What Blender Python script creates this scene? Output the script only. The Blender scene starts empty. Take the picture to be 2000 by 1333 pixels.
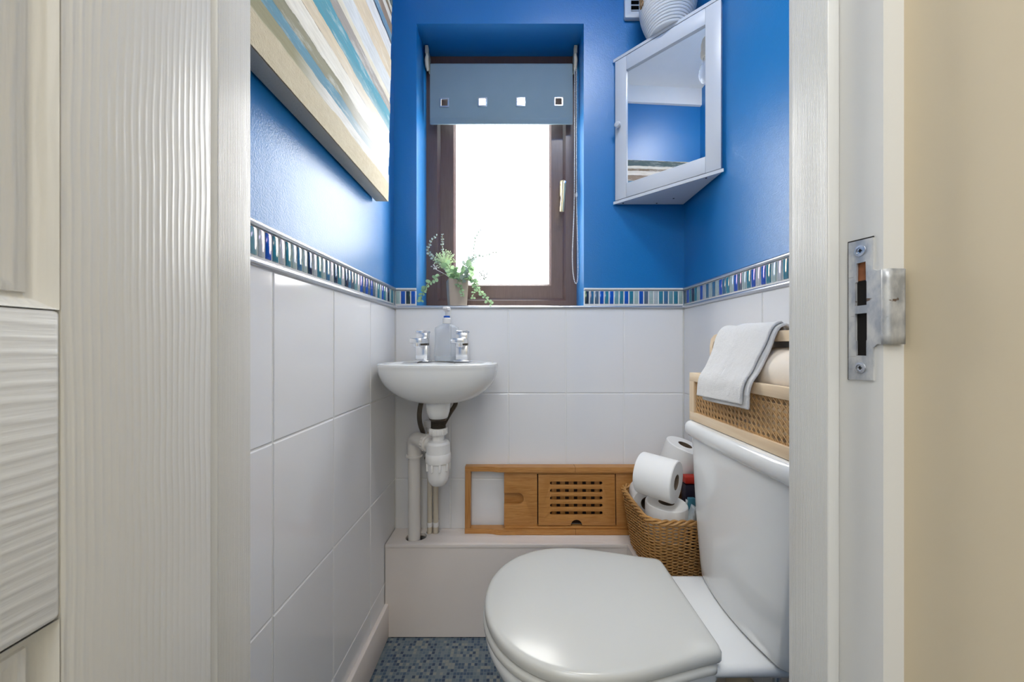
import bpy, bmesh, math, random
from mathutils import Vector, Matrix, noise
R = math.radians; PI = math.pi
random.seed(7)
C = bpy.context.scene.collection
SC = bpy.context.scene
H = 0.93           # camera height above the floor; all z below are measured from the camera's level
F = 672.0
# ---------------------------------------------------------------- camera
cd = bpy.data.cameras.new('camera'); cam = bpy.data.objects.new('camera', cd); C.objects.link(cam)
cam.location = (0, 0, H); cam.rotation_euler = (PI/2, 0, 0)
cd.sensor_width = 36; cd.lens = 36*F/2000; cd.shift_x = -0.0015; cd.shift_y = 0.00425; cd.clip_start = 0.01
cd.dof.use_dof = True; cd.dof.focus_distance = 0.95; cd.dof.aperture_fstop = 15
SC.camera = cam
# ---------------------------------------------------------------- world, lights, exposure
w = bpy.data.worlds.new('sky'); SC.world = w; w.use_nodes = True
wb = w.node_tree.nodes['Background']; wb.inputs[0].default_value = (1.0, 0.965, 0.905, 1); wb.inputs[1].default_value = 7.6
SC.view_settings.view_transform = 'Standard'; SC.view_settings.look = 'None'
SC.view_settings.exposure = 1.0; SC.view_settings.gamma = 1; SC.view_settings.use_curve_mapping = False
def area(name, loc, rot, sx, sy, power, col=(1, 1, 1), portal=False):
    l = bpy.data.lights.new(name, 'AREA'); l.shape = 'RECTANGLE'; l.size = sx; l.size_y = sy; l.energy = power; l.color = col
    if portal: l.cycles.is_portal = True
    o = bpy.data.objects.new(name, l); C.objects.link(o); o.location = (loc[0], loc[1], loc[2]+H); o.rotation_euler = rot
    return o
area('window_daylight_portal', (-.047, 1.40, .62), (-PI/2, 0, 0), .60, 1.05, 1, portal=True)
area('hall_overhead_fill', (-.45, -.62, 1.44), (0, 0, 0), 1.1, 1.0, 14.0, (.92, .965, 1.0))  # added fill above the unseen hall, brightening door, jambs and side wall
area('hall_rear_fill', (-.42, -1.86, .97), (R(78), 0, 0), 1.6, .8, 9.0, (1.0, .985, .96))  # invented soft fill behind the camera, lighting the room from the front
area('room_overhead_fill', (.22, .472, 1.478), (R(-4), R(8), 0), .50, .12, 5.4, (1.0, .97, .92))  # added fill by the doorway, out of the mirror's view, lifting the left wall
# ---------------------------------------------------------------- materials
def lin(c):
    return tuple(((v/255)/12.92 if v/255 <= .04045 else ((v/255+.055)/1.055)**2.4) for v in c) + (1,)
class NT:
    def __init__(s, name):
        s.m = bpy.data.materials.new(name); s.m.use_nodes = True; s.t = s.m.node_tree; s.b = s.t.nodes['Principled BSDF']; s.out = s.t.nodes['Material Output']
    def n(s, typ, ins=None, **kw):
        x = s.t.nodes.new(typ)
        for k, v in kw.items(): setattr(x, k, v)
        for k, v in (ins or {}).items(): s.set(x, k, v)
        return x
    def set(s, x, k, v):
        i = x.inputs[k]
        if hasattr(v, 'node'): s.t.links.new(v, i)
        elif hasattr(v, 'outputs'): s.t.links.new(v.outputs[0], i)
        else: i.default_value = v
    def co(s, sc=(1, 1, 1), loc=(0, 0, 0), which='Object'):
        tc = s.n('ShaderNodeTexCoord'); mp = s.n('ShaderNodeMapping', {'Vector': tc.outputs[which], 'Scale': sc, 'Location': loc}); return mp.outputs[0]
    def noise(s, v, scale, detail=3, rough=.5, dist=0):
        return s.n('ShaderNodeTexNoise', {'Vector': v, 'Scale': scale, 'Detail': detail, 'Roughness': rough, 'Distortion': dist})
    def ramp(s, fac, stops, interp='LINEAR'):
        r = s.n('ShaderNodeValToRGB', {'Fac': fac}); cr = r.color_ramp; cr.interpolation = interp
        while len(cr.elements) > 1: cr.elements.remove(cr.elements[-1])
        cr.elements[0].position = stops[0][0]; cr.elements[0].color = stops[0][1]
        for p, c in stops[1:]:
            e = cr.elements.new(p); e.color = c
        return r
    def mix(s, f, a, b, mode='MIX'):
        x = s.n('ShaderNodeMix', data_type='RGBA', blend_type=mode); s.set(x, 0, f); s.set(x, 6, a); s.set(x, 7, b); return x.outputs[2]
    def math(s, op, a, b=0.0, c=None):
        x = s.n('ShaderNodeMath', operation=op); s.set(x, 0, a); s.set(x, 1, b)
        if c is not None: s.set(x, 2, c)
        return x.outputs[0]
    def bump(s, h, strength=.3, dist=.001, normal=None):
        x = s.n('ShaderNodeBump', {'Height': h, 'Strength': strength, 'Distance': dist})
        if normal is not None: s.set(x, 'Normal', normal)
        s.set(s.b, 'Normal', x); return x
    def base(s, **kw):
        for k, v in kw.items(): s.set(s.b, {'color': 'Base Color', 'rough': 'Roughness', 'metal': 'Metallic', 'spec': 'Specular IOR Level', 'coat': 'Coat Weight', 'coatr': 'Coat Roughness', 'trans': 'Transmission Weight', 'ior': 'IOR', 'sss': 'Subsurface Weight', 'sheen': 'Sheen Weight'}[k], v)
        return s.m
def simple(name, col, rough=.5, metal=0, var=.04, vscale=20, bump=0, bscale=200, bd=.0005, spec=.5, coat=0):
    s = NT(name); c = lin(col); v = s.co()
    n = s.noise(v, vscale, 2)
    a = tuple(max(0, x*(1-var)) for x in c[:3])+(1,); b = tuple(min(1, x*(1+var)) for x in c[:3])+(1,)
    s.base(color=s.mix(n.outputs[0], a, b), rough=rough, metal=metal, spec=spec, coat=coat)
    if bump:
        s.bump(s.noise(v, bscale, 2).outputs[0], bump, bd)
    return s.m
M = {}
def m_blue():
    s = NT('blue_paint'); v = s.co()
    n = s.noise(v, 3, 3)
    s.base(color=s.mix(n.outputs[0], (.002, .158, .43, 1), (.003, .170, .465, 1)), rough=.36, spec=.7, coat=.10, coatr=.33)
    a = s.noise(v, 330, 2).outputs[0]; b = s.noise(v, 25, 2).outputs[0]
    s.bump(s.math('MULTIPLY_ADD', b, 1.2, a), .35, .0011); return s.m
M['blue'] = m_blue()
M['tile'] = simple('white_glazed_tile', (232, 231, 231), .09, var=.01, vscale=4, bump=.02, bscale=7, bd=.002)
M['grout'] = simple('grout', (232, 231, 228), .8, var=.05)
M['white'] = simple('white_gloss_paint', (224, 222, 217), .28, var=.015, vscale=6, bump=.15, bscale=60, bd=.0006)
M['ceil'] = simple('ceiling_paint', (236, 235, 232), .8, var=.02, bump=.5, bscale=120, bd=.001)
M['cream'] = simple('cream_wall_paint', (218, 202, 172), .6, var=.03, vscale=2.5, bump=.15, bscale=90, bd=.0006)
M['hallgrey'] = simple('hall_white_paint', (205, 207, 208), .7, var=.02)
M['boxing'] = simple('painted_boxing', (234, 224, 216), .45, var=.03, vscale=9, bump=.12, bscale=50, bd=.0006)
M['ceramic'] = simple('ceramic', (232, 232, 230), .05, var=.005, vscale=3, coat=.3)
M['seatplastic'] = simple('lid_plastic', (201, 200, 194), .2, var=.005, vscale=3)
M['pvc'] = simple('white_pvc', (232, 229, 225), .3, var=.02)
M['pvc_cream'] = simple('cream_pipe_paint', (208, 196, 175), .4, var=.05)
M['pvc_pipe'] = simple('pipe_plastic', (230, 225, 219), .35, var=.03)
M['chrome'] = simple('chrome', (236, 237, 240), .2, .85, var=.01)
M['alu'] = simple('satin_aluminium', (205, 207, 212), .28, 1, var=.03)
M['brass'] = simple('pale_brass', (212, 198, 160), .32, .6, var=.05)
M['gunmetal'] = simple('dull_grey_metal', (98, 90, 80), .4, .8, var=.12, vscale=90)
M['dark'] = simple('dark_void', (22, 16, 12), .9, var=.3)
M['brown'] = None
def m_brown():
    s = NT('brown_upvc'); v = s.co((1, 1, .06)); n = s.noise(v, 260, 3)
    s.base(color=s.mix(n.outputs[0], lin((84, 62, 58)), lin((108, 84, 78))), rough=.32, spec=.6); s.bump(n.outputs[0], .25, .0004); return s.m
M['brown'] = m_brown()
def m_grain(name, axis, col, dist=1.0, k=1.0, rough=.34):
    s = NT(name); sc = {'y': (0, 1, .045), 'z': (0, .05, 1), 'yf': (1, 1, .02)}[axis]
    v = s.co(sc)
    warp = s.noise(s.co({'y': (0, 3, 2.2), 'z': (0, 2.2, 3), 'yf': (3, 3, 3)}[axis]), 2.2, 2)
    tc = s.n('ShaderNodeSeparateXYZ', {'Vector': s.co()})
    u = tc.outputs['Y' if axis in 'y' else ('Z' if axis == 'z' else 'Y')]
    ph = s.math('MULTIPLY_ADD', u, 1350.0*k, s.math('MULTIPLY', warp.outputs[0], 15.0*dist))
    w1 = s.math('SINE', ph)
    w1 = s.math('POWER', s.math('MULTIPLY_ADD', w1, .5, .5), 2.2)
    n2 = s.noise(v, 600, 3).outputs[0]
    amp = s.noise(s.co({'y': (0, 30, 3), 'z': (0, 3, 30), 'yf': (20, 20, 2)}[axis]), 1.0, 2).outputs[0]
    hgt = s.math('ADD', s.math('MULTIPLY', w1, amp), s.math('MULTIPLY', n2, .35))
    s.base(color=lin(col), rough=rough, spec=.5); s.bump(hgt, .48, .0011)
    return s.m
M['grain_v'] = m_grain('embossed_grain_paint_upright', 'y', (222, 221, 217))
M['grain_h'] = m_grain('embossed_grain_paint_level', 'z', (222, 221, 217), 1.6, .55)
M['brush'] = m_grain('brushed_gloss_paint', 'yf', (224, 222, 217), .4, 3.0, .25)
def m_floor():
    s = NT('mosaic_vinyl'); tc = s.co((1/.0095, 1/.0095, 0)); 
    fl = s.n('ShaderNodeVectorMath', {0: tc}, operation='FLOOR'); fr = s.n('ShaderNodeVectorMath', {0: tc}, operation='FRACTION')
    wn = s.n('ShaderNodeTexWhiteNoise', {'Vector': fl.outputs[0]}, noise_dimensions='3D')
    col = s.ramp(wn.outputs['Value'], [(0, lin((44, 62, 86))), (.16, lin((62, 82, 104))), (.34, lin((88, 104, 118))), (.5, lin((112, 122, 126))), (.68, lin((98, 112, 120))), (.87, lin((134, 137, 130)))], 'CONSTANT')
    sp = s.n('ShaderNodeSeparateXYZ', {'Vector': fr.outputs[0]})
    e = s.math('MINIMUM', s.math('MINIMUM', sp.outputs[0], s.math('SUBTRACT', 1.0, sp.outputs[0])), s.math('MINIMUM', sp.outputs[1], s.math('SUBTRACT', 1.0, sp.outputs[1])))
    k = s.math('LESS_THAN', e, .07)
    s.base(color=s.mix(k, col.outputs[0], lin((116, 124, 128))), rough=.4); s.bump(e, .2, .0004); return s.m
M['floor'] = m_floor()
def m_wood(name, a, b, sc, rough=.45, k=1):
    s = NT(name); v = s.co(sc); n = s.noise(v, 60*k, 4, .6, .4); n2 = s.noise(s.co(), 7, 2)
    c = s.ramp(n.outputs[0], [(.3, lin(a)), (.7, lin(b))])
    s.base(color=s.mix(s.math('MULTIPLY', n2.outputs[0], .25), c.outputs[0], lin(tuple(int(x*.8) for x in a))), rough=rough); s.bump(n.outputs[0], .15, .0004); return s.m
M['bamboo'] = m_wood('bamboo', (176, 116, 56), (210, 154, 88), (.06, 1, 1), .38, 6)
M['bamboo_v'] = m_wood('bamboo_upright', (176, 116, 56), (210, 154, 88), (1, 1, .06), .38, 3)
M['slotshade'] = m_wood('slot_shade_brown', (40, 24, 14), (58, 36, 22), (.06, 1, 1), .8, 3)  # dark brown stands in for the shade behind the tray's slots
M['pine'] = m_wood('pale_pine', (226, 196, 158), (242, 220, 188), (1, .05, 1), .5)
M['pine_v'] = m_wood('pale_pine_upright', (226, 196, 158), (242, 220, 188), (1, 1, .05), .5)
M['cane'] = simple('cane', (214, 174, 122), .5, var=.25, vscale=150)
M['wicker'] = simple('wicker', (190, 142, 84), .45, var=.35, vscale=70)
M['jute'] = simple('jute', (150, 120, 88), .9, var=.3, vscale=200)
M['rope'] = simple('white_cotton_rope', (226, 224, 222), .9, var=.04, vscale=200, bump=.6, bscale=420, bd=.001)
M['paper'] = simple('tissue_paper', (240, 238, 234), .9, var=.015, bump=.35, bscale=330, bd=.0006)
M['core'] = simple('cardboard_core', (112, 96, 80), .9, var=.1)
M['rollcream'] = simple('cream_roll', (232, 218, 200), .7, var=.04, bump=.3, bscale=120, bd=.0006)
M['wrap'] = simple('pale_plastic_wrap', (214, 222, 226), .2, var=.1)
M['red'] = simple('red_packet', (176, 40, 24), .4, var=.1)
M['navy'] = simple('dark_packet', (30, 24, 40), .35, var=.2)
M['tealp'] = simple('teal_packet', (60, 120, 140), .35, var=.2)
def m_towel():
    s = NT('white_towelling'); v = s.co(); n = s.noise(v, 750, 2, .7).outputs[0]; n2 = s.noise(v, 60, 3).outputs[0]
    s.base(color=lin((250, 247, 243)), rough=.95, sheen=.4); s.bump(s.math('ADD', n, s.math('MULTIPLY', n2, 1.6)), 1.0, .003); return s.m
M['towel'] = m_towel()
M['cabinet'] = simple('cabinet_white_paint', (204, 206, 210), .35, var=.01)
s = NT('mirror_glass'); M['mirror'] = s.base(color=(.93, .94, .95, 1), rough=.01, metal=1)
def m_fabric():
    s = NT('blind_fabric'); v = s.co((1, 1, 1)); n = s.noise(v, 14, 3); t = s.noise(s.co((1, 1, .4)), 900, 1)
    tr = s.n('ShaderNodeBsdfTranslucent', {'Color': lin((140, 170, 185))}); s.base(color=s.mix(n.outputs[0], lin((128, 147, 156)), lin((136, 154, 163))), rough=.85); s.bump(t.outputs[0], .2, .0003)
    mx = s.n('ShaderNodeMixShader', {0: .07, 1: s.b.outputs[0], 2: tr.outputs[0]}); s.t.links.new(mx.outputs[0], s.out.inputs[0]); return s.m
M['fabric'] = m_fabric()
def m_pane():
    s = NT('obscure_glass'); v = s.co(); n = s.noise(v, 240, 3); n2 = s.noise(v, 60, 2)
    s.base(color=(.95, .97, 1, 1), rough=.25, spec=.5); s.bump(s.math('ADD', n.outputs[0], n2.outputs[0]), .6, .002)
    tr = s.n('ShaderNodeBsdfTransparent', {'Color': (.97, .985, 1, 1)}); tl = s.n('ShaderNodeBsdfTranslucent', {'Color': (.96, .98, 1, 1)})
    a = s.n('ShaderNodeMixShader', {0: s.ramp(n.outputs[0], [(.35, (.12,)*3+(1,)), (.65, (.35,)*3+(1,))]).outputs[0], 1: tr.outputs[0], 2: tl.outputs[0]})
    b = s.n('ShaderNodeMixShader', {0: .06, 1: a.outputs[0], 2: s.b.outputs[0]}); s.t.links.new(b.outputs[0], s.out.inputs[0]); return s.m
M['pane'] = m_pane()
def m_clear(name, col, alpha, rough=.06):
    s = NT(name); s.base(color=col, rough=rough, spec=.8)
    tr = s.n('ShaderNodeBsdfTransparent', {'Color': (.96, .97, .98, 1)}); lw = s.n('ShaderNodeLayerWeight', {'Blend': .35})
    f = s.math('MINIMUM', s.math('MULTIPLY_ADD', lw.outputs['Facing'], .55, alpha), 1.0)
    mx = s.n('ShaderNodeMixShader', {0: f, 1: tr.outputs[0], 2: s.b.outputs[0]}); s.t.links.new(mx.outputs[0], s.out.inputs[0]); return s.m
M['clear'] = m_clear('clear_plastic', (.78, .8, .82, 1), .06)
M['liquid'] = m_clear('clear_soap', (.82, .85, .88, 1), .35)
M['bulbglass'] = m_clear('bulb_glass', (.9, .9, .9, 1), .05)
M['bluering'] = simple('blue_ring', (20, 90, 190), .3)
M['pot'] = simple('pot_card', (172, 158, 144), .85, var=.06, bump=.3, bscale=160, bd=.0006)
def m_leaf(name, a, b):
    s = NT(name); v = s.co(); n = s.noise(v, 90, 2); s.base(color=s.mix(n.outputs[0], lin(a), lin(b)), rough=.5)
    tl = s.n('ShaderNodeBsdfTranslucent', {'Color': lin(b)}); mx = s.n('ShaderNodeMixShader', {0: .35, 1: s.b.outputs[0], 2: tl.outputs[0]}); s.t.links.new(mx.outputs[0], s.out.inputs[0]); return s.m
M['leaf'] = m_leaf('leaf_green', (110, 150, 112), (172, 202, 158))
M['leafgrey'] = m_leaf('leaf_grey', (120, 136, 132), (172, 186, 178))
M['bud'] = m_leaf('bud_lime', (190, 214, 160), (232, 242, 214))
M['stem'] = simple('stem', (128, 130, 96), .6, var=.1)
def m_strike():
    s = NT('painted_strike_metal'); v = s.co(); n = s.noise(s.co((1, 1, .5)), 90, 5, .6)
    f = s.ramp(n.outputs[0], [(.38, (0, 0, 0, 1)), (.62, (1, 1, 1, 1))]).outputs[0]
    wr = s.ramp(s.noise(s.co((1, .22, 1.6)), 75, 3, .6).outputs[0], [(.66, (0, 0, 0, 1)), (.69, (1, 1, 1, 1))]).outputs[0]
    s.base(color=s.mix(wr, s.mix(f, lin((172, 175, 180)), lin((204, 203, 200))), lin((110, 92, 80))), rough=.38, metal=s.math('MULTIPLY_ADD', f, -.5, .6)); s.bump(n.outputs[0], .3, .0006); return s.m
M['strike'] = m_strike()
M['rawwood'] = simple('raw_wood', (150, 92, 58), .8, var=.35, vscale=120)
def m_canvas():
    s = NT('canvas_painting'); co = s.co(); sp = s.n('ShaderNodeSeparateXYZ', {'Vector': co}); Y = sp.outputs[1]; Z = sp.outputs[2]
    st = s.co((1, .12, 1)); wob = s.noise(s.co((1, 1, .3)), 9, 4).outputs[0]
    fine = s.noise(s.co((1, .5, 1)), 120, 3).outputs[0]
    zz = s.math('ADD', Z, s.math('MULTIPLY', s.math('SUBTRACT', wob, .5), .016)); zz = s.math('ADD', zz, s.math('MULTIPLY', s.math('SUBTRACT', fine, .5), .004))
    zn = s.math('DIVIDE', zz, .62)
    K = lambda z: max(0, min(1, (z-.43)/.62))
    bands = [(.43, (198, 186, 158)), (.482, (218, 216, 210)), (.507, (92, 140, 160)), (.533, (140, 138, 116)), (.560, (222, 218, 206)), (.6005, (96, 88, 78)), (.602, (206, 192, 166)), (.634, (70, 142, 160)), (.688, (150, 144, 138)), (.7185, (84, 80, 76)), (.720, (206, 200, 182)), (.738, (196, 200, 202)), (.7870, (110, 104, 98)), (.788, (202, 186, 160)), (.85, (206, 206, 206)), (.893, (26, 40, 62)), (.900, (92, 130, 156)), (.922, (136, 118, 102)), (.955, (214, 208, 198)), (.978, (120, 104, 84)), (.990, (206, 202, 190)), (1.005, (66, 88, 92)), (1.036, (204, 192, 160))]
    c = s.ramp(zn, [(K(z), lin(col)) for z, col in bands], 'CONSTANT').outputs[0]
    streak = s.noise(s.co((1, .12, 1)), 130, 4, .6).outputs[0]
    c = s.mix(s.math('MULTIPLY', s.ramp(streak, [(.35, (1,)*3+(1,)), (.6, (0, 0, 0, 1))]).outputs[0], .22), c, lin((120, 116, 104)))
    c = s.mix(s.math('MULTIPLY', s.ramp(s.noise(s.co((1, .16, 1)), 60, 6, .75).outputs[0], [(.52, (0, 0, 0, 1)), (.66, (1, 1, 1, 1))]).outputs[0], .4), c, lin((226, 226, 222)))
    # white wash spreading to the far lower end of the panel
    wash = s.ramp(s.math('ADD', Y, s.math('MULTIPLY', wob, .12)), [(.06, (0, 0, 0, 1)), (.27, (1, 1, 1, 1))]).outputs[0]
    low = s.ramp(zn, [(K(.495), (0, 0, 0, 1)), (K(.505), (1, 1, 1, 1)), (K(.60), (1, 1, 1, 1)), (K(.66), (0, 0, 0, 1))]).outputs[0]
    c = s.mix(s.math('MULTIPLY', s.math('MULTIPLY', wash, low), .85), c, lin((224, 222, 216)))
    ol = s.ramp(s.math('ADD', Y, s.math('MULTIPLY', wob, .12)), [(0.0, (1, 1, 1, 1)), (.03, (0, 0, 0, 1))]).outputs[0]
    ol = s.math('MULTIPLY', s.ramp(s.math('ADD', s.math('MULTIPLY', Y, 1.0), .5), [(.36, (1, 1, 1, 1)), (.47, (0, 0, 0, 1))]).outputs[0], s.ramp(zn, [(K(.482), (1, 1, 1, 1)), (K(.508), (0, 0, 0, 1))], 'CONSTANT').outputs[0])
    c = s.mix(ol, c, lin((146, 142, 112)))
    # sand-textured bottom band and edges
    sand = s.ramp(zn, [(K(.480), (1, 1, 1, 1)), (K(.483), (0, 0, 0, 1))]).outputs[0]
    c = s.mix(sand, c, s.mix(s.noise(co, 90, 3).outputs[0], lin((186, 172, 142)), lin((208, 198, 172))))
    s.base(color=c, rough=.75)
    g = s.noise(co, 300, 3, .7).outputs[0]
    s.bump(s.math('ADD', s.math('MULTIPLY', g, s.math('MULTIPLY_ADD', sand, 1.2, .25)), streak), .6, .0018); return s.m
M['canvas'] = m_canvas()
M['canvas_side'] = simple('canvas_edge', (176, 168, 154), .85, var=.06, bump=.6, bscale=260, bd=.0014)
MOS = []
for i, (nm, c) in enumerate([('royal_blue', (24, 84, 176)), ('navy', (34, 38, 64)), ('teal', (44, 124, 148)), ('pale_grey_green', (164, 182, 178)), ('slate', (82, 104, 122)), ('steel_blue', (52, 108, 150)), ('silver_grey', (176, 184, 186)), ('sea', (110, 152, 160))]):
    s = NT('glass_'+nm); v = s.co(); n = s.noise(v, 120, 3); cc = lin(c)
    s.base(color=s.mix(n.outputs[0], tuple(x*.8 for x in cc[:3])+(1,), tuple(min(1, x*1.2) for x in cc[:3])+(1,)), rough=.12, coat=.6, spec=.8); s.b.inputs['Thin Film Thickness'].default_value = (300, 360, 260, 330, 480, 240, 520, 300)[i]; s.b.inputs['Thin Film IOR'].default_value = 1.5
    s.bump(n.outputs[0], .3, .0008); MOS.append(s.m)
# ---------------------------------------------------------------- mesh helpers
class MB:
    def __init__(s): s.v = []; s.f = []
    def add(s, vs, fs):
        o = len(s.v); s.v += [Vector(p) for p in vs]; s.f += [tuple(i+o for i in f) for f in fs]; return s
    def box(s, x0, x1, y0, y1, z0, z1, r=0, seg=2):
        if r <= 0:
            vs = [(x, y, z) for x in (x0, x1) for y in (y0, y1) for z in (z0, z1)]
            return s.add(vs, [(0, 1, 3, 2), (4, 6, 7, 5), (0, 4, 5, 1), (2, 3, 7, 6), (0, 2, 6, 4), (1, 5, 7, 3)])
        bm = bmesh.new(); bmesh.ops.create_cube(bm, size=1)
        for v in bm.verts: v.co = Vector(((x0+x1)/2+v.co.x*(x1-x0), (y0+y1)/2+v.co.y*(y1-y0), (z0+z1)/2+v.co.z*(z1-z0)))
        bmesh.ops.bevel(bm, geom=bm.edges[:], offset=r, segments=seg, profile=.5, affect='EDGES')
        return s.bm(bm)
    def bm(s, bm):
        bm.verts.index_update(); s.add([v.co.copy() for v in bm.verts], [[v.index for v in f.verts] for f in bm.faces]); bm.free(); return s
    def mesh(s, me, mat=None):
        vs = [v.co.copy() for v in me.vertices]
        if mat: vs = [mat @ v for v in vs]
        return s.add(vs, [tuple(p.vertices) for p in me.polygons])
    def lathe(s, prof, c=(0, 0, 0), axis=(0, 0, 1), n=32, cap=True):
        q = Vector((0, 0, 1)).rotation_difference(Vector(axis).normalized()); c = Vector(c); vs = []; fs = []
        for r, h in prof:
            for k in range(n):
                a = 2*PI*k/n; vs.append(c+q @ Vector((r*math.cos(a), r*math.sin(a), h)))
        for i in range(len(prof)-1):
            for k in range(n):
                fs.append((i*n+k, i*n+(k+1) % n, (i+1)*n+(k+1) % n, (i+1)*n+k))
        if cap:
            fs.append(tuple(range(n-1, -1, -1))); fs.append(tuple((len(prof)-1)*n+k for k in range(n)))
        return s.add(vs, fs)
    def tube(s, pts, r, n=8, closed=False, cap=True):
        pts = [Vector(p) for p in pts]; L = len(pts); vs = []; fs = []; up = Vector((.01, .02, 1)).normalized(); prev = None
        for i, p in enumerate(pts):
            if closed: t = pts[(i+1) % L]-pts[i-1]
            else: t = pts[min(i+1, L-1)]-pts[max(i-1, 0)]
            t.normalize()
            if prev is None:
                a = t.cross(up)
                if a.length < .05: a = t.cross(Vector((1, 0, 0)))
            else: a = prev-t*prev.dot(t)
            a.normalize(); prev = a; b = t.cross(a); rr = r[i] if isinstance(r, (list, tuple)) else r
            for k in range(n):
                g = 2*PI*k/n; vs.append(p+a*rr*math.cos(g)+b*rr*math.sin(g))
        for i in range(L if closed else L-1):
            j = (i+1) % L
            for k in range(n): fs.append((i*n+k, j*n+k, j*n+(k+1) % n, i*n+(k+1) % n))
        if not closed and cap: fs.append(tuple(range(n))); fs.append(tuple((L-1)*n+k for k in range(n-1, -1, -1)))
        return s.add(vs, fs)
    def loft(s, rings, cap0=True, cap1=True):
        n = len(rings[0]); vs = [p for r in rings for p in r]; fs = []
        for i in range(len(rings)-1):
            for k in range(n): fs.append((i*n+k, i*n+(k+1) % n, (i+1)*n+(k+1) % n, (i+1)*n+k))
        if cap0: fs.append(tuple(range(n-1, -1, -1)))
        if cap1: fs.append(tuple((len(rings)-1)*n+k for k in range(n)))
        return s.add(vs, fs)
    def grid(s, fn, nu, nv):
        vs = [fn(i/nu, j/nv) for j in range(nv+1) for i in range(nu+1)]; w = nu+1
        return s.add(vs, [(j*w+i, j*w+i+1, (j+1)*w+i+1, (j+1)*w+i) for j in range(nv) for i in range(nu)])
    def xf(s, m): s.v = [m @ v for v in s.v]; return s
    def build(s, name, smooth=32, recalc=True):
        me = bpy.data.meshes.new(name); me.from_pydata([tuple(v) for v in s.v], [], s.f); me.update()
        if recalc:
            bm = bmesh.new(); bm.from_mesh(me); bmesh.ops.recalc_face_normals(bm, faces=bm.faces); bm.to_mesh(me); bm.free()
        if smooth: me.shade_smooth(); me.set_sharp_from_angle(angle=R(smooth))
        return me
WP = {}
def obj(name, mb, mat, parent=None, label=None, smooth=32, loc=None, **props):
    """one mesh object; coordinates are given from the camera's level and shifted to the floor's zero here"""
    me = mb.build(name, smooth) if isinstance(mb, MB) else mb
    if parent is not None: off = Vector((0, 0, H))-WP[parent.name]
    elif loc is not None: off = -Vector(loc)
    else: off = Vector((0, 0, H))
    if isinstance(mb, MB): me.transform(Matrix.Translation(off))
    if not me.materials: me.materials.append(mat)
    o = bpy.data.objects.new(name, me); C.objects.link(o)
    if parent is not None: o.parent = parent; WP[o.name] = WP[parent.name].copy()
    elif loc is not None: o.location = (loc[0], loc[1], loc[2]+H); WP[o.name] = Vector(o.location)
    else: WP[o.name] = Vector((0, 0, 0))
    if label: o['label'] = label
    for k, v in props.items(): o[k] = v
    return o
def thing(name, label, cat, loc, group=None):
    o = bpy.data.objects.new(name, None); C.objects.link(o); o.empty_display_size = .05
    o.location = (loc[0], loc[1], loc[2]+H); o['label'] = label; o['category'] = cat
    if group: o['group'] = group
    WP[o.name] = Vector(o.location); return o
def tag(o, label, cat, group=None):
    o['label'] = label; o['category'] = cat
    if group: o['group'] = group
    return o
def struct(name, mb, mat, **k):
    return obj(name, mb, mat, kind='structure', **k)
def plate(outer, holes, thick, bevel=0.0):
    """flat plate with holes in the XY plane, thickness centred on z"""
    cu = bpy.data.curves.new('outline', 'CURVE'); cu.dimensions = '2D'; cu.fill_mode = 'BOTH'; cu.extrude = thick/2-bevel; cu.bevel_depth = bevel; cu.bevel_resolution = 1; cu.offset = -bevel
    for poly in [outer]+holes:
        sp = cu.splines.new('POLY'); sp.points.add(len(poly)-1); sp.use_cyclic_u = True
        for p, q in zip(sp.points, poly): p.co = (q[0], q[1], 0, 1)
    o = bpy.data.objects.new('outline', cu); C.objects.link(o); bpy.context.view_layer.update()
    me = bpy.data.meshes.new_from_object(o); mb = MB().mesh(me); bpy.data.objects.remove(o); bpy.data.curves.remove(cu); bpy.data.meshes.remove(me)
    bm = bmesh.new()
    for v in mb.v: bm.verts.new(v)
    bm.verts.ensure_lookup_table()
    for f in mb.f:
        try: bm.faces.new([bm.verts[i] for i in f])
        except ValueError: pass
    bmesh.ops.remove_doubles(bm, verts=bm.verts, dist=1e-6)
    return MB().bm(bm)
def rect(x0, x1, y0, y1, r=0, n=5):
    if r <= 0: return [(x0, y0), (x1, y0), (x1, y1), (x0, y1)]
    out = []
    for cx, cy, a0 in ((x1-r, y0+r, -90), (x1-r, y1-r, 0), (x0+r, y1-r, 90), (x0+r, y0+r, 180)):
        for k in range(n+1):
            a = R(a0+90*k/n); out.append((cx+r*math.cos(a), cy+r*math.sin(a)))
    return out
def px(x, y, d): return Vector(((x-1003)*d/F, d, (675-y)*d/F))
# ================================================================ room shell
XL, XR, YB, YN = -.4096, .588, 1.1894, .400      # tile faces
FL = -H; CE = 1.49
PT = .006
OX0, OX1, OZ0, OZ1 = -.337, .244, .133, 1.1186   # window opening
YW = 1.331                                          # window frame face
# back wall: four pieces around the opening in one mesh
bw = MB()
yb = YB+PT
bw.box(XL-.2, OX0, yb, yb+.26, FL, CE); bw.box(OX1, XR+.2, yb, yb+.26, FL, CE); bw.box(OX0, OX1, yb, yb+.26, OZ1, CE); bw.box(OX0, OX1, yb, yb+.26, FL, OZ0-.004)
wall_back = struct('wall_back', bw, M['blue'])
wall_left = struct('wall_left', MB().box(XL-PT-.12, XL-PT, YN, yb, FL, CE), M['blue'])
wall_right = struct('wall_right', MB().box(XR+PT, XR+PT+.12, YN, yb, FL, CE), M['blue'])
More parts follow.
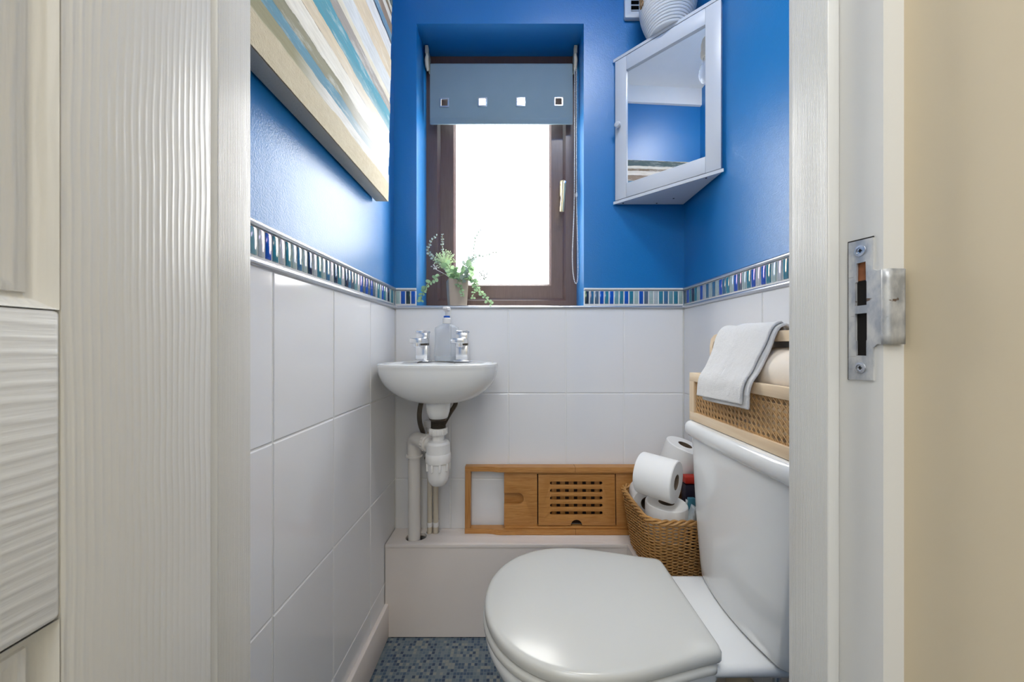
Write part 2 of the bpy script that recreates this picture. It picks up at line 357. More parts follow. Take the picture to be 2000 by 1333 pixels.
# door wall (hall side to room side) with the doorway
DX0, DX1 = -.330, .345
dw = MB().box(-1.3, DX0, .300, YN, FL, CE).box(DX1, .75, .300, YN, FL, CE).box(DX0, DX1, .300, YN, 1.07, CE)
wall_door = struct('wall_front', dw, M['blue'])
struct('wall_hall_right', MB().box(.340, .46, -1.9, .2996, FL, CE), M['cream'])
struct('wall_hall_left', MB().box(-1.42, -1.30, -1.9, .30, FL, CE), M['hallgrey'])
struct('wall_hall_back', MB().box(-1.42, .46, -2.0, -1.9, FL, CE), M['hallgrey'])
struct('floor', MB().box(-1.42, .75, -2.0, 1.45, FL-.05, FL), M['floor'])
struct('ceiling', MB().box(-1.42, .75, -2.0, 1.45, CE, CE+.05), M['ceil'])
# white boxing below the ceiling along the left wall
struct('trim_1', MB().box(XL-PT, XL+.010, YN, yb, 1.395, CE), M['ceil'])
# window sill board at the opening
struct('trim_2', MB().box(OX0, OX1, YB+.002, YW+.06, OZ0-.004, OZ0, .001), M['white'])
# grout beds behind the tiles
ZT = .127      # top of the tile field
for nm, b in (('grout_bed', (XL-PT, XL-.0017, YN, YB, FL, ZT+.062, wall_left)), ('grout_bed', (XR+.0017, XR+PT, YN, YB, FL, ZT+.062, wall_right))):
    obj(nm, MB().box(*b[:6]), M['grout'], b[6])
gb = MB().box(XL-PT, XR+PT, YB+.0017, yb, FL, ZT+.004).box(XL, OX0, YB+.0017, yb, ZT, ZT+.062).box(OX1, XR, YB+.0017, yb, ZT, ZT+.062)
obj('grout_bed', gb, M['grout'], wall_back)
# tiles: each its own object, alike ones share a mesh
tcache = {}
def tile_mesh(w, h, t, ch, mat):
    key = (round(w, 4), round(h, 4), t, mat.name)
    if key not in tcache:
        mb = MB(); a = w/2; b = h/2
        vs = []
        for (u, v, z) in ((a, b, 0), (a, b, t-ch*.5), (a-ch, b-ch, t)):
            vs += [(-u, -v, z), (u, -v, z), (u, v, z), (-u, v, z)]
        fs = [(3, 2, 1, 0), (8, 9, 10, 11)]
        for i in (0, 1):
            for k in range(4): fs.append((i*4+k, i*4+(k+1) % 4, i*4+4+(k+1) % 4, i*4+4+k))
        mb.add(vs, fs); me = mb.build('tile', 0 if t == .006 else 50); me.materials.append(mat); tcache[key] = me
    return tcache[key]
ROT = {'back': Matrix(((1, 0, 0), (0, 0, -1), (0, 1, 0))), 'left': Matrix(((0, 0, 1), (1, 0, 0), (0, 1, 0))), 'right': Matrix(((0, 0, -1), (-1, 0, 0), (0, 1, 0)))}
def put_tile(name, wall, parent, u0, u1, v0, v1, t, mat, gap, ch, sink=0, jit=.0004):
    me = tile_mesh(u1-u0-gap, v1-v0-gap, t, ch, mat); o = bpy.data.objects.new(name, me); C.objects.link(o); o.parent = parent
    u = (u0+u1)/2; v = (v0+v1)/2+H; e = sink+random.uniform(0, jit)
    rot = ROT[wall].to_4x4(); p = {'back': (u, YB+t+e, v), 'left': (XL-t-e, u, v), 'right': (XR+t+e, u, v)}[wall]
    tl = Matrix.Rotation(random.uniform(-.0015, .0015), 4, 'X') @ Matrix.Rotation(random.uniform(-.0015, .0015), 4, 'Y')
    o.matrix_local = Matrix.Translation(p) @ rot @ tl
rows = [ZT, -.166, -.462, -.758, FL]
for j in range(4):
    for us in ([XL, -.218, -.018, .181, .382, XR],):
        for a, b in zip(us, us[1:]): put_tile('tile', 'back', wall_back, a, b, rows[j+1], rows[j], .006, M['tile'], .0029, .0020)
    us = [YN, .5864, .784, .986, YB]
    for a, b in zip(us, us[1:]): put_tile('tile', 'left', wall_left, a, b, rows[j+1], rows[j], .006, M['tile'], .0029, .0020)
    us = [YN, .613, .813, YB]
    for a, b in zip(us, us[1:]): put_tile('tile', 'right', wall_right, a, b, rows[j+1], rows[j], .006, M['tile'], .0029, .0020)
# glass mosaic border
Z0m, Z1m = ZT+.0155, ZT+.0615
def border(wall, parent, a, b):
    n = max(1, round((b-a)/.0169)); p = (b-a)/n; last = -1
    for k in range(n):
        m = random.choice([0, 0, 1, 2, 2, 3, 3, 3, 4, 5, 5, 6, 6, 7])
        while m == last: m = random.randrange(8)
        last = m
        put_tile('mosaic_tile', wall, parent, a+k*p, a+(k+1)*p, Z0m-.0008, Z1m+.0008, .0058, MOS[m], .0042, .0016, -.0010, .0004)
border('left', wall_left, YN, YB-.001); border('back', wall_back, XL+.001, OX0-.001); border('back', wall_back, OX1+.001, XR-.001); border('right', wall_right, YN, YB-.001)
# metal profiles above and below the border
def prof(u0, u1, zc, hgt, pr, wall):
    n = 7; rings = []
    for u in (u0, u1):
        ring = [(pr*math.sin(PI*k/n), zc-hgt/2*math.cos(PI*k/n)) for k in range(n+1)]+[(-.004, zc+hgt/2), (-.004, zc-hgt/2)]
        rings.append([{'back': (u, YB-a, z), 'left': (XL+a, u, z), 'right': (XR-a, u, z)}[wall] for a, z in ring])
    return MB().loft(rings)
t3 = struct('trim_3', prof(YN, YB, Z1m+.006, .010, .005, 'left'), M['alu'])
struct('trim_4', prof(YN, YB, ZT+.006, .0125, .006, 'left'), M['alu'])
struct('trim_5', prof(YN, YB, Z1m+.006, .010, .005, 'right'), M['alu'])
struct('trim_6', prof(YN, YB, ZT+.006, .0125, .006, 'right'), M['alu'])
struct('trim_7', prof(XL, OX0, Z1m+.006, .008, .004, 'back'), M['white'])
struct('trim_8', prof(OX1, XR, Z1m+.006, .008, .004, 'back'), M['white'])
struct('trim_9', prof(XL, XR, ZT+.005, .0115, .006, 'back'), M['alu'])
# skirting boards
def skirt(x0, x1, y0, y1):
    return MB().box(x0, x1, y0, y1, FL, -.822, .004)
struct('baseboard_left', skirt(XL-.001, XL+.013, YN, 1.0985), M['boxing'])
struct('baseboard_right', skirt(XR-.015, XR+.001, YN, 1.09), M['cream'])
# ================================================================ window
win = bpy.data.objects.new('window_1', None); C.objects.link(win); win['kind'] = 'structure'; WP['window_1'] = Vector((0, 0, 0))
def frame(x0, x1, z0, z1, wd, y0, y1, ch, parent, name, mat, step=None):
    """mitred frame whose inner edge slopes back: four members as one moulded ring"""
    mb = MB(); rings = []
    prof_ = [(0, y1), (0, y0), (wd-ch, y0), (wd, y0+ch), (wd, y1)]
    for (cx, cz, sx, sz) in ((x0, z0, 1, 1), (x1, z0, -1, 1), (x1, z1, -1, -1), (x0, z1, 1, -1)):
        rings.append([(cx+sx*a, y, cz+sz*a) for a, y in prof_])
    n = len(prof_); vs = [p for r in rings for p in r]; fs = []
    for i in range(4):
        j = (i+1) % 4
        for k in range(n): fs.append((i*n+k, j*n+k, j*n+(k+1) % n, i*n+(k+1) % n))
    mb.add(vs, fs)
    return obj(name, mb, mat, parent, smooth=20)
frame(OX0, OX1, OZ0-.002, OZ1, .052, YW, YW+.06, .010, win, 'frame', M['brown'])
sash = frame(OX0+.048, OX1-.042, OZ0+.046, OZ1-.045, .058, YW+.012, YW+.055, .004, win, 'sash', M['brown'])
frame(OX0+.101, OX1-.095, OZ0+.099, OZ1-.098, .009, YW+.018, YW+.05, .007, win, 'glazing_bead', M['brown'])
obj('pane', MB().box(OX0+.103, OX1-.097, YW+.036, YW+.040, OZ0+.101, OZ1-.1), M['pane'], win)
h = MB().box(.180, .197, YW-.004, YW+.013, .575, .640, .006, 3)
h.tube([(.1885, YW-.004, .620), (.1885, YW-.024, .620), (.1885, YW-.034, .612), (.188, YW-.036, .59), (.186, YW-.035, .55), (.1835, YW-.033, .520), (.183, YW-.031, .506)], [.0085, .0085, .0095, .009, .0082, .008, .0078], 14)
hd = obj('handle', h, M['brass'], win, 'pale brass lever handle')
obj('lock_button', MB().lathe([(.0055, 0), (.0055, .006), (.0035, .007)], (.192, YW-.036, .613), (0, -1, 0), 16), M['chrome'], hd)
# ================================================================ roller blind
YF = 1.300
bl = thing('roller_blind', 'pale blue roller blind pulled part way down over the window', 'blind', (-.046, YF, 1.075))
fx0, fx1, fz0, fz1 = -.3155, .2235, .836, 1.075
gs = 517.0
hc = [((x-1003)/gs, (675-y)/gs) for x, y in ((868, 201), (942, 200), (1017, 199.5), (1091, 199))]
holes = [rect(a-.0125, a+.0125, b-.0125, b+.0125) for a, b in hc]
fab = plate(rect(fx0, fx1, fz0, fz1-.017), holes, .0012)
RX = Matrix(((1, 0, 0, 0), (0, 0, -1, 0), (0, 1, 0, 0), (0, 0, 0, 1)))
fab.xf(Matrix.Translation((0, YF, 0)) @ RX)
obj('fabric', fab, M['fabric'], bl)
obj('hem_bar', MB().box(fx0, fx1, YF-.0035, YF+.0035, fz0-.001, fz0+.024, .003), M['fabric'], bl)
obj('roller_tube', MB().lathe([(.0165, 0), (.0165, fx1-fx0)], (fx0, YF+.016, 1.0575), (1, 0, 0), 32), M['fabric'], bl)
for a, b in hc:
    g = plate(rect(a-.0175, a+.0175, b-.0175, b+.0175), [rect(a-.0118, a+.0118, b-.0118, b+.0118)], .004, .001).xf(Matrix.Translation((0, YF-.001, 0)) @ RX)
    obj('grommet', g, M['alu'], bl, 'square silver eyelet')
for sx, x in ((-1, fx0-.007), (1, fx1+.007)):
    b = MB().box(x-.004, x+.004, YF-.024, YF+.032, 1.048, 1.108, .003).box(x-.006, x+.006, YF-.026, YF-.008, 1.085, 1.114, .002)
    b.tube([(x, YF-.016, 1.08), (x+sx*.001, YF-.022, 1.06), (x, YF-.02, 1.04), (x-sx*.002, YF-.014, 1.026)], [.006, .0065, .006, .004], 10)
    obj('bracket', b, M['pvc_cream'], bl)
# bead chain: one long loop
lp = []
xc = fx1+.0075
for k in range(30): lp.append(Vector((xc-.003-.000*k, YF-.020, 1.05-.0263*k)))
path = [(xc-.0030, 1.05), (xc-.0035, .80), (xc-.005, .55), (xc-.009, .42), (xc-.012, .34), (xc-.010, .275), (xc-.003, .235), (xc+.004, .232), (xc+.0085, .262), (xc+.0085, .34), (xc+.005, .48), (xc+.0035, .56), (xc+.0035, .80), (xc+.0035, 1.05)]
pts = [Vector((x, YF-.020, z)) for x, z in path]
def spl(pts, step):
    out = []
    for i in range(len(pts)-1):
        p0 = pts[max(i-1, 0)]; p1 = pts[i]; p2 = pts[i+1]; p3 = pts[min(i+2, len(pts)-1)]; n = max(2, int((p2-p1).length/.004))
        for k in range(n):
            t = k/n; out.append(.5*((2*p1)+(-p0+p2)*t+(2*p0-5*p1+4*p2-p3)*t*t+(-p0+3*p1-3*p2+p3)*t**3))
    out.append(pts[-1]); res = [out[0]]; acc = 0
    for a, b in zip(out, out[1:]):
        L = (b-a).length
        while acc+L >= step:
            t = (step-acc)/L; a = a.lerp(b, t); res.append(a.copy()); L = (b-a).length; acc = 0
        acc += L
    return res
ch = MB()
cp = spl(pts, .0062)
for p in cp: ch.lathe([(.0003, -.0023), (.0017, -.0015), (.0024, 0), (.0017, .0015), (.0003, .0023)], p, n=7)
ch.tube(cp, .0006, 4)
ch.lathe([(.003, -.007), (.004, -.003), (.004, .003), (.003, .007)], (xc+.0035, YF-.02, .56), n=10)
obj('bead_chain', ch, M['pvc'], bl, 'white plastic bead chain loop', kind='stuff')
# ================================================================ doorway: linings, stops, door leaf
# right lining with a mortise behind the strike plate (plate in Y-Z, normal -X)
def yz(mb, x): # local (u,v,w) -> (x-w, u, v): front of the plate faces -X
    return mb.xf(Matrix(((0, 0, -1, x), (1, 0, 0, 0), (0, 1, 0, 0), (0, 0, 0, 1))))
LX = .322
mort = [rect(.3118, .3238, .0355, .078), rect(.3118, .3238, -.011, .0305)]
lin_r = yz(plate(rect(.2996, .402, FL, 1.09), mort, .0225), LX+.0113)
tr = struct('trim_10', lin_r, M['white'])
obj('mortise', MB().box(LX+.0014, LX+.0224, .3116, .3240, -.0112, .0306).box(LX+.0014, LX+.0224, .3116, .3240, .0353, .0782), M['dark'], tr)  # near-black blocks fill both holes in place of their shade
obj('mortise_lining', MB().box(LX+.0008, LX+.00135, .3120, .3236, .060, .0778), M['rawwood'], tr, 'bare reddish timber inside the mortise')
stopr = obj('door_stop', MB().box(.310, LX, .3395, .3840, FL, 1.07, .0012), M['brush'], tr)
# strike plate
sp_o = [(.3069, -.0315), (.3294, -.0325), (.3294, .098), (.3069, .0965), (.3069, .068), (.3035, .066), (.2990, .066), (.2990, .001), (.3035, .001), (.3069, -.002)]
sp_h = [[(.3125, .0368), (.3230, .0368), (.3230, .058), (.3218, .059), (.3215, .0765), (.3133, .0765), (.3130, .059), (.3125, .058)],
        [(.3127, -.0095), (.3220, -.0095), (.3222, .004), (.3232, .005), (.3232, .0295), (.3122, .0295), (.3122, .005), (.3127, .004)]]
spo = yz(plate(sp_o, sp_h, .0016), LX-.0006)
spb = obj('strike_plate', spo, M['strike'], tr, 'worn steel strike plate smeared with white paint')
def lipf(u, v):
    a = u*R(80); r = .0035
    if u < .35: q = u/.35*R(90); return Vector((LX-.0008-.0006+r*(1-math.cos(q)), .2992-r*math.sin(q)+.0, .001+.065*v))
    t = (u-.35)/.65; return Vector((LX-.0014+r+t*.0125, .2992-r+.0012*math.sin(t*PI)*.0+.001*t, .001+.065*v+(.004*(1-t))*(0 if 0 < v < 1 else 0)))
lip = MB().grid(lipf, 14, 8)
lo = obj('lip', lip, M['strike'], spb)
md = lo.modifiers.new('t', 'SOLIDIFY'); md.thickness = .0012
for z in (.0875, -.0208):
    sc = obj('screw', MB().lathe([(.0052, 0), (.0050, .0008), (.0032, .0010), (.0030, .0003), (.0003, .0002)], (LX-.0013, .3182, z), (-1, 0, 0), 24), M['alu'], spb)
    c = MB().box(LX-.0021, LX-.0012, .3182-.0017, .3182+.0017, z-.0004, z+.0004).box(LX-.0021, LX-.0012, .3182-.0004, .3182+.0004, z-.0017, z+.0017)
    obj('screw_slot', c, M['dark'], sc)
# dark gap round the let-in plate
gp = plate([(.3070, .0978), (.3304, .0993), (.3304, -.0330), (.3294, -.0325), (.3294, .098), (.3070, .0965)], [], .0010); obj('gap_line', yz(gp, LX-.0006), M['dark'], spb)
# left lining
tl_ = struct('trim_11', MB().box(-.330, -.3085, .2996, .402, FL, 1.09), M['white'])
obj('door_stop', MB().box(-.309, -.297, .3450, .3890, FL, 1.07, .0012), M['brush'], tl_)
struct('trim_12', MB().box(-.330, .345, .2996, .402, 1.07, 1.09), M['white'])
# door leaf, open towards the camera
DXf, DXb, DY1 = -.262, -.297, .2990
door = bpy.data.objects.new('door_1', None); C.objects.link(door); door['kind'] = 'structure'; WP['door_1'] = Vector((0, 0, 0))
ST = .1000; DW = .595; DY0 = DY1-DW; ZB, ZTp = FL+.006, 1.055
cols = [(DY1-ST-.175, DY1-ST), (DY0+ST-.0, DY0+ST+.175)]
zr = [(.0205, .70), (.78, ZTp-.1), (ZB+.2, -.158)]
obj('stile', MB().box(DXb, DXf, DY1-ST, DY1, ZB, ZTp, .0025), M['grain_v'], door)
obj('stile', MB().box(DXb, DXf, DY0, DY0+ST, ZB, ZTp, .0025), M['grain_v'], door)
ym0, ym1 = DY0+ST, DY1-ST
for z0, z1 in ((-.158, .0205), (.70, .78), (ZTp-.1, ZTp), (ZB, ZB+.2)):
    obj('rail', MB().box(DXb+.0005, DXf-.0002, ym0-.0008, ym1+.0008, z0, z1, .003), M['grain_h'], door)
mc = (ym0+ym1)/2
for z0, z1 in zr: obj('muntin', MB().box(DXb+.0005, DXf-.0002, mc-.04, mc+.04, z0-.001, z1+.001, .003), M['grain_v'], door)
for z0, z1 in zr:
    for y0, y1 in ((ym0, mc-.04), (mc+.04, ym1)):
        # stepped ovolo moulding running round a fielded panel
        pf = [(0, .0005), (.002, .0045), (.0060, .0085), (.0085, .0095), (.0090, .0075), (.0125, .0070), (.0165, .0095), (.0190, .0100), (.0235, .0100), (.034, .0035), (.036, .003)]
        mb = MB(); rings = []
        for cy, cz, sy, sz in ((y0, z0, 1, 1), (y1, z0, -1, 1), (y1, z1, -1, -1), (y0, z1, 1, -1)):
            rings.append([(DXf-dp, cy+sy*a, cz+sz*a) for a, dp in pf])
        n = len(pf); vs = [p for r in rings for p in r]; fs = []
        for i in range(4):
            for k in range(n-1): fs.append((i*n+k, i*n+k+1, ((i+1) % 4)*n+k+1, ((i+1) % 4)*n+k))
        fs.append((n-1, 2*n-1, 3*n-1, 4*n-1)); mb.add(vs, fs)
        obj('panel', mb, M['grain_v'], door, smooth=60)
        obj('panel_back', MB().box(DXb+.004, DXb+.012, y0-.001, y1+.001, z0-.001, z1+.001), M['white'], door)
# ================================================================ boxing on the floor along the back wall
BF = 1.0916; BZ = -.632
bx = bpy.data.objects.new('pipe_boxing', None); C.objects.link(bx); bx.location = (.1, 1.14, 0); WP['pipe_boxing'] = Vector(bx.location)
tag(bx, 'low white painted pipe boxing along the foot of the back wall', 'boxing')
def stadium(cx0, cy0, cx1, cy1, r, n=8):
    a0 = math.atan2(cy1-cy0, cx1-cx0); out = []
    for k in range(n+1): a = a0-PI/2+PI*k/n; out.append((cx1+r*math.cos(a), cy1+r*math.sin(a)))
    for k in range(n+1): a = a0+PI/2+PI*k/n; out.append((cx0+r*math.cos(a), cy0+r*math.sin(a)))
    return out
VPX, VPY = -.3262, 1.130
SPX = (-.2830, -.2625); SPY = 1.163
tp = plate(rect(XL+.002, XR-.002, BF, YB-.0005), [stadium(VPX-.004, VPY+.004, VPX+.014, VPY+.008, .0245), stadium(SPX[0], SPY, SPX[0], SPY+.004, .0105), stadium(SPX[1], SPY, SPX[1], SPY+.004, .0105)], .012, .001)
obj('top_board', tp.xf(Matrix.Translation((0, 0, BZ-.006))), M['boxing'], bx)
obj('front_board', MB().box(XL+.002, XR-.002, BF+.0012, BF+.016, FL+.003, BZ-.0125), M['boxing'], bx)
obj('base_shadow_gap', MB().box(XL+.016, XR-.02, BF+.004, BF+.015, FL, FL+.003), M['dark'], bx)
# ================================================================ canvas on the left wall
cv = thing('painting', 'thick unframed canvas of horizontal sand, teal and white bands on left wall', 'painting', (-.4096, .72, .43))
zb_, zt_ = .4275, 1.040; cy0, cy1 = .425, 1.022
body = MB().box(-.4090, -.3745, cy0, cy1, zb_, zt_, .0015)
obj('canvas_body', body, M['canvas_side'], cv)
# front face: relief ridges of plaster following the bands
bnd = [.4275, .482, .507, .533, .560, .602, .634, .688, .720, .738, .788, .85, .893, .922, .955, .990, 1.005, 1.040]
def cf(u, v):
    z = zb_+(zt_-zb_)*v; y = cy0+(cy1-cy0)*u
    k = sum(1 for b in bnd if b <= z); e = .0006+.0010*((k*7) % 3)+(.0012 if z < .482 else 0)
    e += .0004*noise.noise(Vector((y*30, z*30, 0)))
    return Vector((-.3745+e, y, z))
fm = MB().grid(cf, 40, 240)
fo = obj('painted_face', fm, M['canvas'], cv)
# painted texture coordinates measured up from the panel's lower edge
fo.data.transform(Matrix.Translation((0, 0, 0)))
cv.rotation_euler = (0, R(1.2), 0)
# ================================================================ corner mirror cabinet
A = Vector((.3416, YB, 0)); B = Vector((XR, .959, 0)); Cn = Vector((XR, YB, 0))
cb = thing('mirror_cabinet', 'white corner cabinet with mirrored door high in the right back corner', 'cabinet', (.50, 1.10, .487))
dd = (B-A).normalized(); nn = Vector((dd.y, -dd.x, 0)); 
if nn.dot(Vector((0, 0, 0))-A) < 0: nn = -nn
CL = (B-A).length; g1 = .0025
def tri(z0, z1, off, r=.0, ext=.0):
    a = A-nn*off+dd*(.0+ext); b = B-nn*off-dd*(.0+ext)
    # keep clear of walls
    pts = [Vector((a.x, YB-g1, 0)), Vector((XR-g1, b.y, 0)), Vector((XR-g1, YB-g1, 0))]
    return MB().loft([[Vector((p.x, p.y, z0)) for p in pts], [Vector((p.x, p.y, z1)) for p in pts]])
cz0, cz1 = .4867, .9876
a2 = Vector((A.x+.0, YB-g1, 0)); b2 = Vector((XR-g1, B.y, 0))
def slab(z0, z1, inset):
    a = a2-nn*inset; b = b2-nn*inset
    P = [Vector((a2.x+(inset*1.4), YB-g1, 0)), a2-nn*inset+dd*inset*.2, b2-nn*inset-dd*inset*.2, Vector((XR-g1, b2.y+inset*1.4, 0)), Vector((XR-g1, YB-g1, 0))]
    mb = MB().loft([[Vector((p.x, p.y, z0)) for p in P], [Vector((p.x, p.y, z1)) for p in P]])
    return mb
obj('bottom_board', slab(cz0, cz0+.0095, .004), M['cabinet'], cb)
obj('top_board', slab(cz1-.0095, cz1, .004), M['cabinet'], cb)
obj('carcass', slab(cz0+.0095, cz1-.0095, .024), M['cabinet'], cb)
def dbox(t0, t1, z0, z1, w0, w1, r=.0015):
    """box on the diagonal: t along the door, w outwards from its plane"""
    m = Matrix(((dd.x, nn.x, 0, A.x), (dd.y, nn.y, 0, A.y), (0, 0, 1, 0), (0, 0, 0, 1)))
    return MB().box(t0, t1, w0, w1, z0, z1, r).xf(m)
dz0, dz1 = cz0+.0115, cz1-.0115; t0, t1 = .009, CL-.009; sw = .040
dr = obj('door', dbox(t0, t0+sw, dz0, dz1, -.020, -.002), M['cabinet'], cb)
for bxs in ((t1-sw, t1, dz0, dz1), (t0+sw, t1-sw, dz0, dz0+.048), (t0+sw, t1-sw, dz1-.048, dz1)):
    obj('door_rail', dbox(*bxs, -.020, -.0023), M['cabinet'], dr)
obj('mirror', dbox(t0+sw-.004, t1-sw+.004, dz0+.044, dz1-.044, -.013, -.009, 0), M['mirror'], dr)
kc = A+dd*(t0+.016)+nn*(-.002); 
obj('knob', MB().lathe([(.005, 0), (.0045, .006), (.009, .010), (.0105, .015), (.009, .020), (.003, .0225)], (kc.x, kc.y, (675-248)*1.175/F), nn, 20), M['cabinet'], dr)
for q in ((.375, YB-.012), (.49, YB-.012), (.56, 1.0), (.53, YB-.05)):
    obj('screw_hole', MB().lathe([(.0028, 0), (.0028, .0006)], (q[0], q[1], cz0-.0005), n=12), M['dark'], cb)
# ================================================================ rope basket on the cabinet
rb = thing('rope_basket', 'round white coiled rope basket standing on top of the mirror cabinet', 'basket', (.492, 1.098, cz1))
mb = MB(); cc = Vector((.492, 1.098, cz1)); n = 22
for k in range(n):
    t = k/(n-1); r = .052+.030*math.sin(min(1, t*1.5)*PI/2); z = cz1+.0045+t*.15
    mb.tube([cc+Vector((r*math.cos(a), r*math.sin(a), z-cz1+.002*math.sin(a))) for a in [2*PI*i/36 for i in range(36)]], .0045, 7, closed=True)
mb.lathe([(.0, .001), (.052, .001), (.052, .006), (.0, .006)], cc, n=30)
obj('rope_coils', mb, M['rope'], rb, kind='stuff')
hb = MB()
for s_ in (0, 1, 2):
    hb.tube([cc+Vector((-.0845-.005*math.sin(j*.9+s_*2.1), -.004+.007*math.cos(j*.9+s_*2.1)-.004, .085+j*.006)) for j in range(14)], .0042, 6)
obj('handle', hb, M['jute'], rb, 'brown jute handle')
# ================================================================ air vent
vt = thing('wall_vent', 'white louvred air vent on blue wall behind the rope basket', 'vent', (.45, YB+PT, 1.2))
vy = YB+PT
vx0, vx1, vz0, vz1 = .3823, .530, 1.126, 1.276
vp = plate(rect(vx0, vx1, vz0, vz1, .006), [rect(vx0+.022, vx1-.022, vz0+.022, vz1-.022)], .014, .002).xf(Matrix.Translation((0, vy-.0075, 0)) @ RX)
obj('frame', vp, M['cabinet'], vt)
obj('back', MB().box(vx0+.02, vx1-.02, vy-.002, vy-.0005, vz0+.02, vz1-.02), M['dark'], vt)
for k in range(6):
    z = vz0+.027+k*.018
    sb = MB().box(vx0+.0215, vx1-.0215, -.006, .006, -.0012, .0012).xf(Matrix.Translation((0, vy-.008, z+.004)) @ Matrix.Rotation(R(50), 4, 'X')); obj('slat', sb, M['cabinet'], vt)
# ================================================================ basin
bc = Vector((-.2235, 1.035, 0)); RZ = -.052
bs = thing('hand_basin', 'small white ceramic hand basin on the back wall under the window', 'basin', (-.2235, YB, RZ-.12))
def ring(a, bf, bb, z, n=56, yc=1.035, pw=2.5):
    out = []
    for k in range(n):
        t = 2*PI*k/n; c = math.cos(t); s_ = math.sin(t); p = 2/pw
        x = a*math.copysign(abs(c)**p, c); y = math.copysign(abs(s_)**p, s_); y = y*(bb if y > 0 else bf)
        out.append(Vector((bc.x+x, yc+y, z)))
    return out
bb_ = YB-.0008-1.035
rg = []
for t in [0, .06, .14, .25, .38, .52, .66, .8, .92, 1.0]:
    k = math.sin(t*PI/2); z = RZ-.012-.108*(1-t)**1.0
    q = math.sqrt(max(0, 1-(1-t)**2.1))
    a = .030+(.1745-.030)*q; f = .030+(.115-.030)*q; b = .05+(bb_-.05)*min(1, q*1.15)
    rg.append(ring(a, f, b, z, pw=2.05+.6*t))
rg += [ring(.1755, .1165, bb_, RZ-.008, pw=2.65), ring(.1745, .1155, bb_, RZ-.002, pw=2.65), ring(.170, .111, bb_-.002, RZ, pw=2.65), ring(.163, .104, bb_-.006, RZ-.0015, pw=2.6),
       ring(.150, .090, .045, RZ-.004, pw=2.4), ring(.140, .083, .038, RZ-.015, pw=2.3), ring(.115, .066, .030, RZ-.055, pw=2.2), ring(.06, .035, .02, RZ-.085, pw=2), ring(.012, .010, .008, RZ-.09, pw=2)]
obj('bowl', MB().loft(rg), M['ceramic'], bs, smooth=50)
D = 1.030; sc_ = F/D
zz = lambda y: (675-y)/sc_
cx = (856-1003)/sc_
cone = MB().lathe([(.037, zz(783)), (.0365, zz(792)), (.034, zz(804)), (.029, zz(815)), (.024, zz(818))], (cx, D, 0), n=32)
obj('outlet_boss', cone, M['ceramic'], bs)
# plug chain
pc = spl([px(816, 716, .985), px(817, 711, 1.04), px(826, 707.5, 1.095), px(845, 708.5, 1.085), px(862, 709.3, 1.07), px(876, 710.0, 1.05), px(889, 716, .985)], .0032)
for p in pc: p.z = max(p.z, RZ+.0012)
cm = MB()
for p in pc: cm.lathe([(.0003, -.0012), (.0012, 0), (.0003, .0012)], p, n=6)
cm.tube(pc, .0004, 4)
obj('plug_chain', cm, M['gunmetal'], bs, 'thin bead plug chain', kind='stuff')
# taps
def tap(x, lab):
    y = 1.118; t = thing('tap', lab, 'tap', (x, y, RZ), 'square chrome taps on the basin')
    obj('base_plate', MB().box(x-.0245, x+.0245, y-.026, y+.022, RZ, RZ+.004, .0015), M['chrome'], t)
    obj('body', MB().box(x-.019, x+.019, y-.018, y+.018, RZ+.004, RZ+.052, .002), M['chrome'], t)
    obj('neck', MB().box(x-.015, x+.017, y-.012, y+.016, RZ+.052, RZ+.06, .001), M['gunmetal'], t)  # dull grey stands in for the gap shadow under the spout
    sp = obj('spout', MB().box(x-.019, x+.018, y-.085, y+.016, RZ+.058, RZ+.074, .003), M['chrome'], t)
    obj('nozzle', MB().lathe([(.011, 0), (.011, .010), (.009, .012)], (x, y-.072, RZ+.0585), (0, 0, -1), 20), M['chrome'], sp)
    lv = MB().lathe([(.0085, 0), (.009, .002), (.009, .016), (.0075, .018)], (x-.018, y-.012, RZ+.066), (-1, 0, 0), 20)
    obj('side_stub', lv, M['chrome'], t)
    obj('cap', MB().box(x-.018, x+.018, y-.017, y+.017, RZ+.074, RZ+.092, .0015), M['chrome'], t)
    hd_ = MB().lathe([(.008, 0), (.008, .007)], (x, y, RZ+.0915), n=16)
    for k in range(4):
        a = PI/4+k*PI/2; hd_.tube([(x+.004*math.cos(a), y+.004*math.sin(a), RZ+.0955), (x+.0245*math.cos(a), y+.0245*math.sin(a), RZ+.0955)], .0042, 10)
    obj('cross_handle', hd_, M['chrome'], t)
    return t
tap(-.2945, 'square chrome basin tap left of the soap bottle'); tap(-.1660, 'square chrome basin tap right of the soap bottle')
# soap bottle
sx, sy = (871-1003)*1.125/F, 1.140
sb = thing('soap_bottle', 'clear plastic soap bottle with white pump and blue collar between basin taps', 'bottle', (sx, sy, RZ))
def oval(rx, ry, z, n=32): return [Vector((sx+rx*math.cos(2*PI*k/n), sy+ry*math.sin(2*PI*k/n), z)) for k in range(n)]
prf = [(.039, .024, .0), (.0425, .027, .004), (.0425, .027, .03), (.040, .025, .06), (.0395, .025, .09), (.0405, .026, .104), (.038, .024, .111), (.028, .019, .117), (.0145, .0145, .122), (.0135, .0135, .125)]
obj('bottle', MB().loft([oval(a, b, RZ+z) for a, b, z in prf]), M['clear'], sb)
obj('soap', MB().loft([oval(a-.0015, b-.0015, RZ+z) for a, b, z in [(.039, .024, .0015), (.0415, .026, .005), (.0415, .026, .0165)]]), M['liquid'], sb)
pm = obj('pump', MB().lathe([(.0135, .124), (.0138, .126), (.0138, .140), (.011, .142), (.0095, .144), (.0055, .148), (.0055, .164), (.012, .168), (.0125, .175), (.009, .179), (.002, .180)], (sx, sy, RZ), n=24).box(sx-.006, sx+.006, sy-.036, sy, RZ+.169, RZ+.177, .002), M['pvc'], sb, 'white push pump')
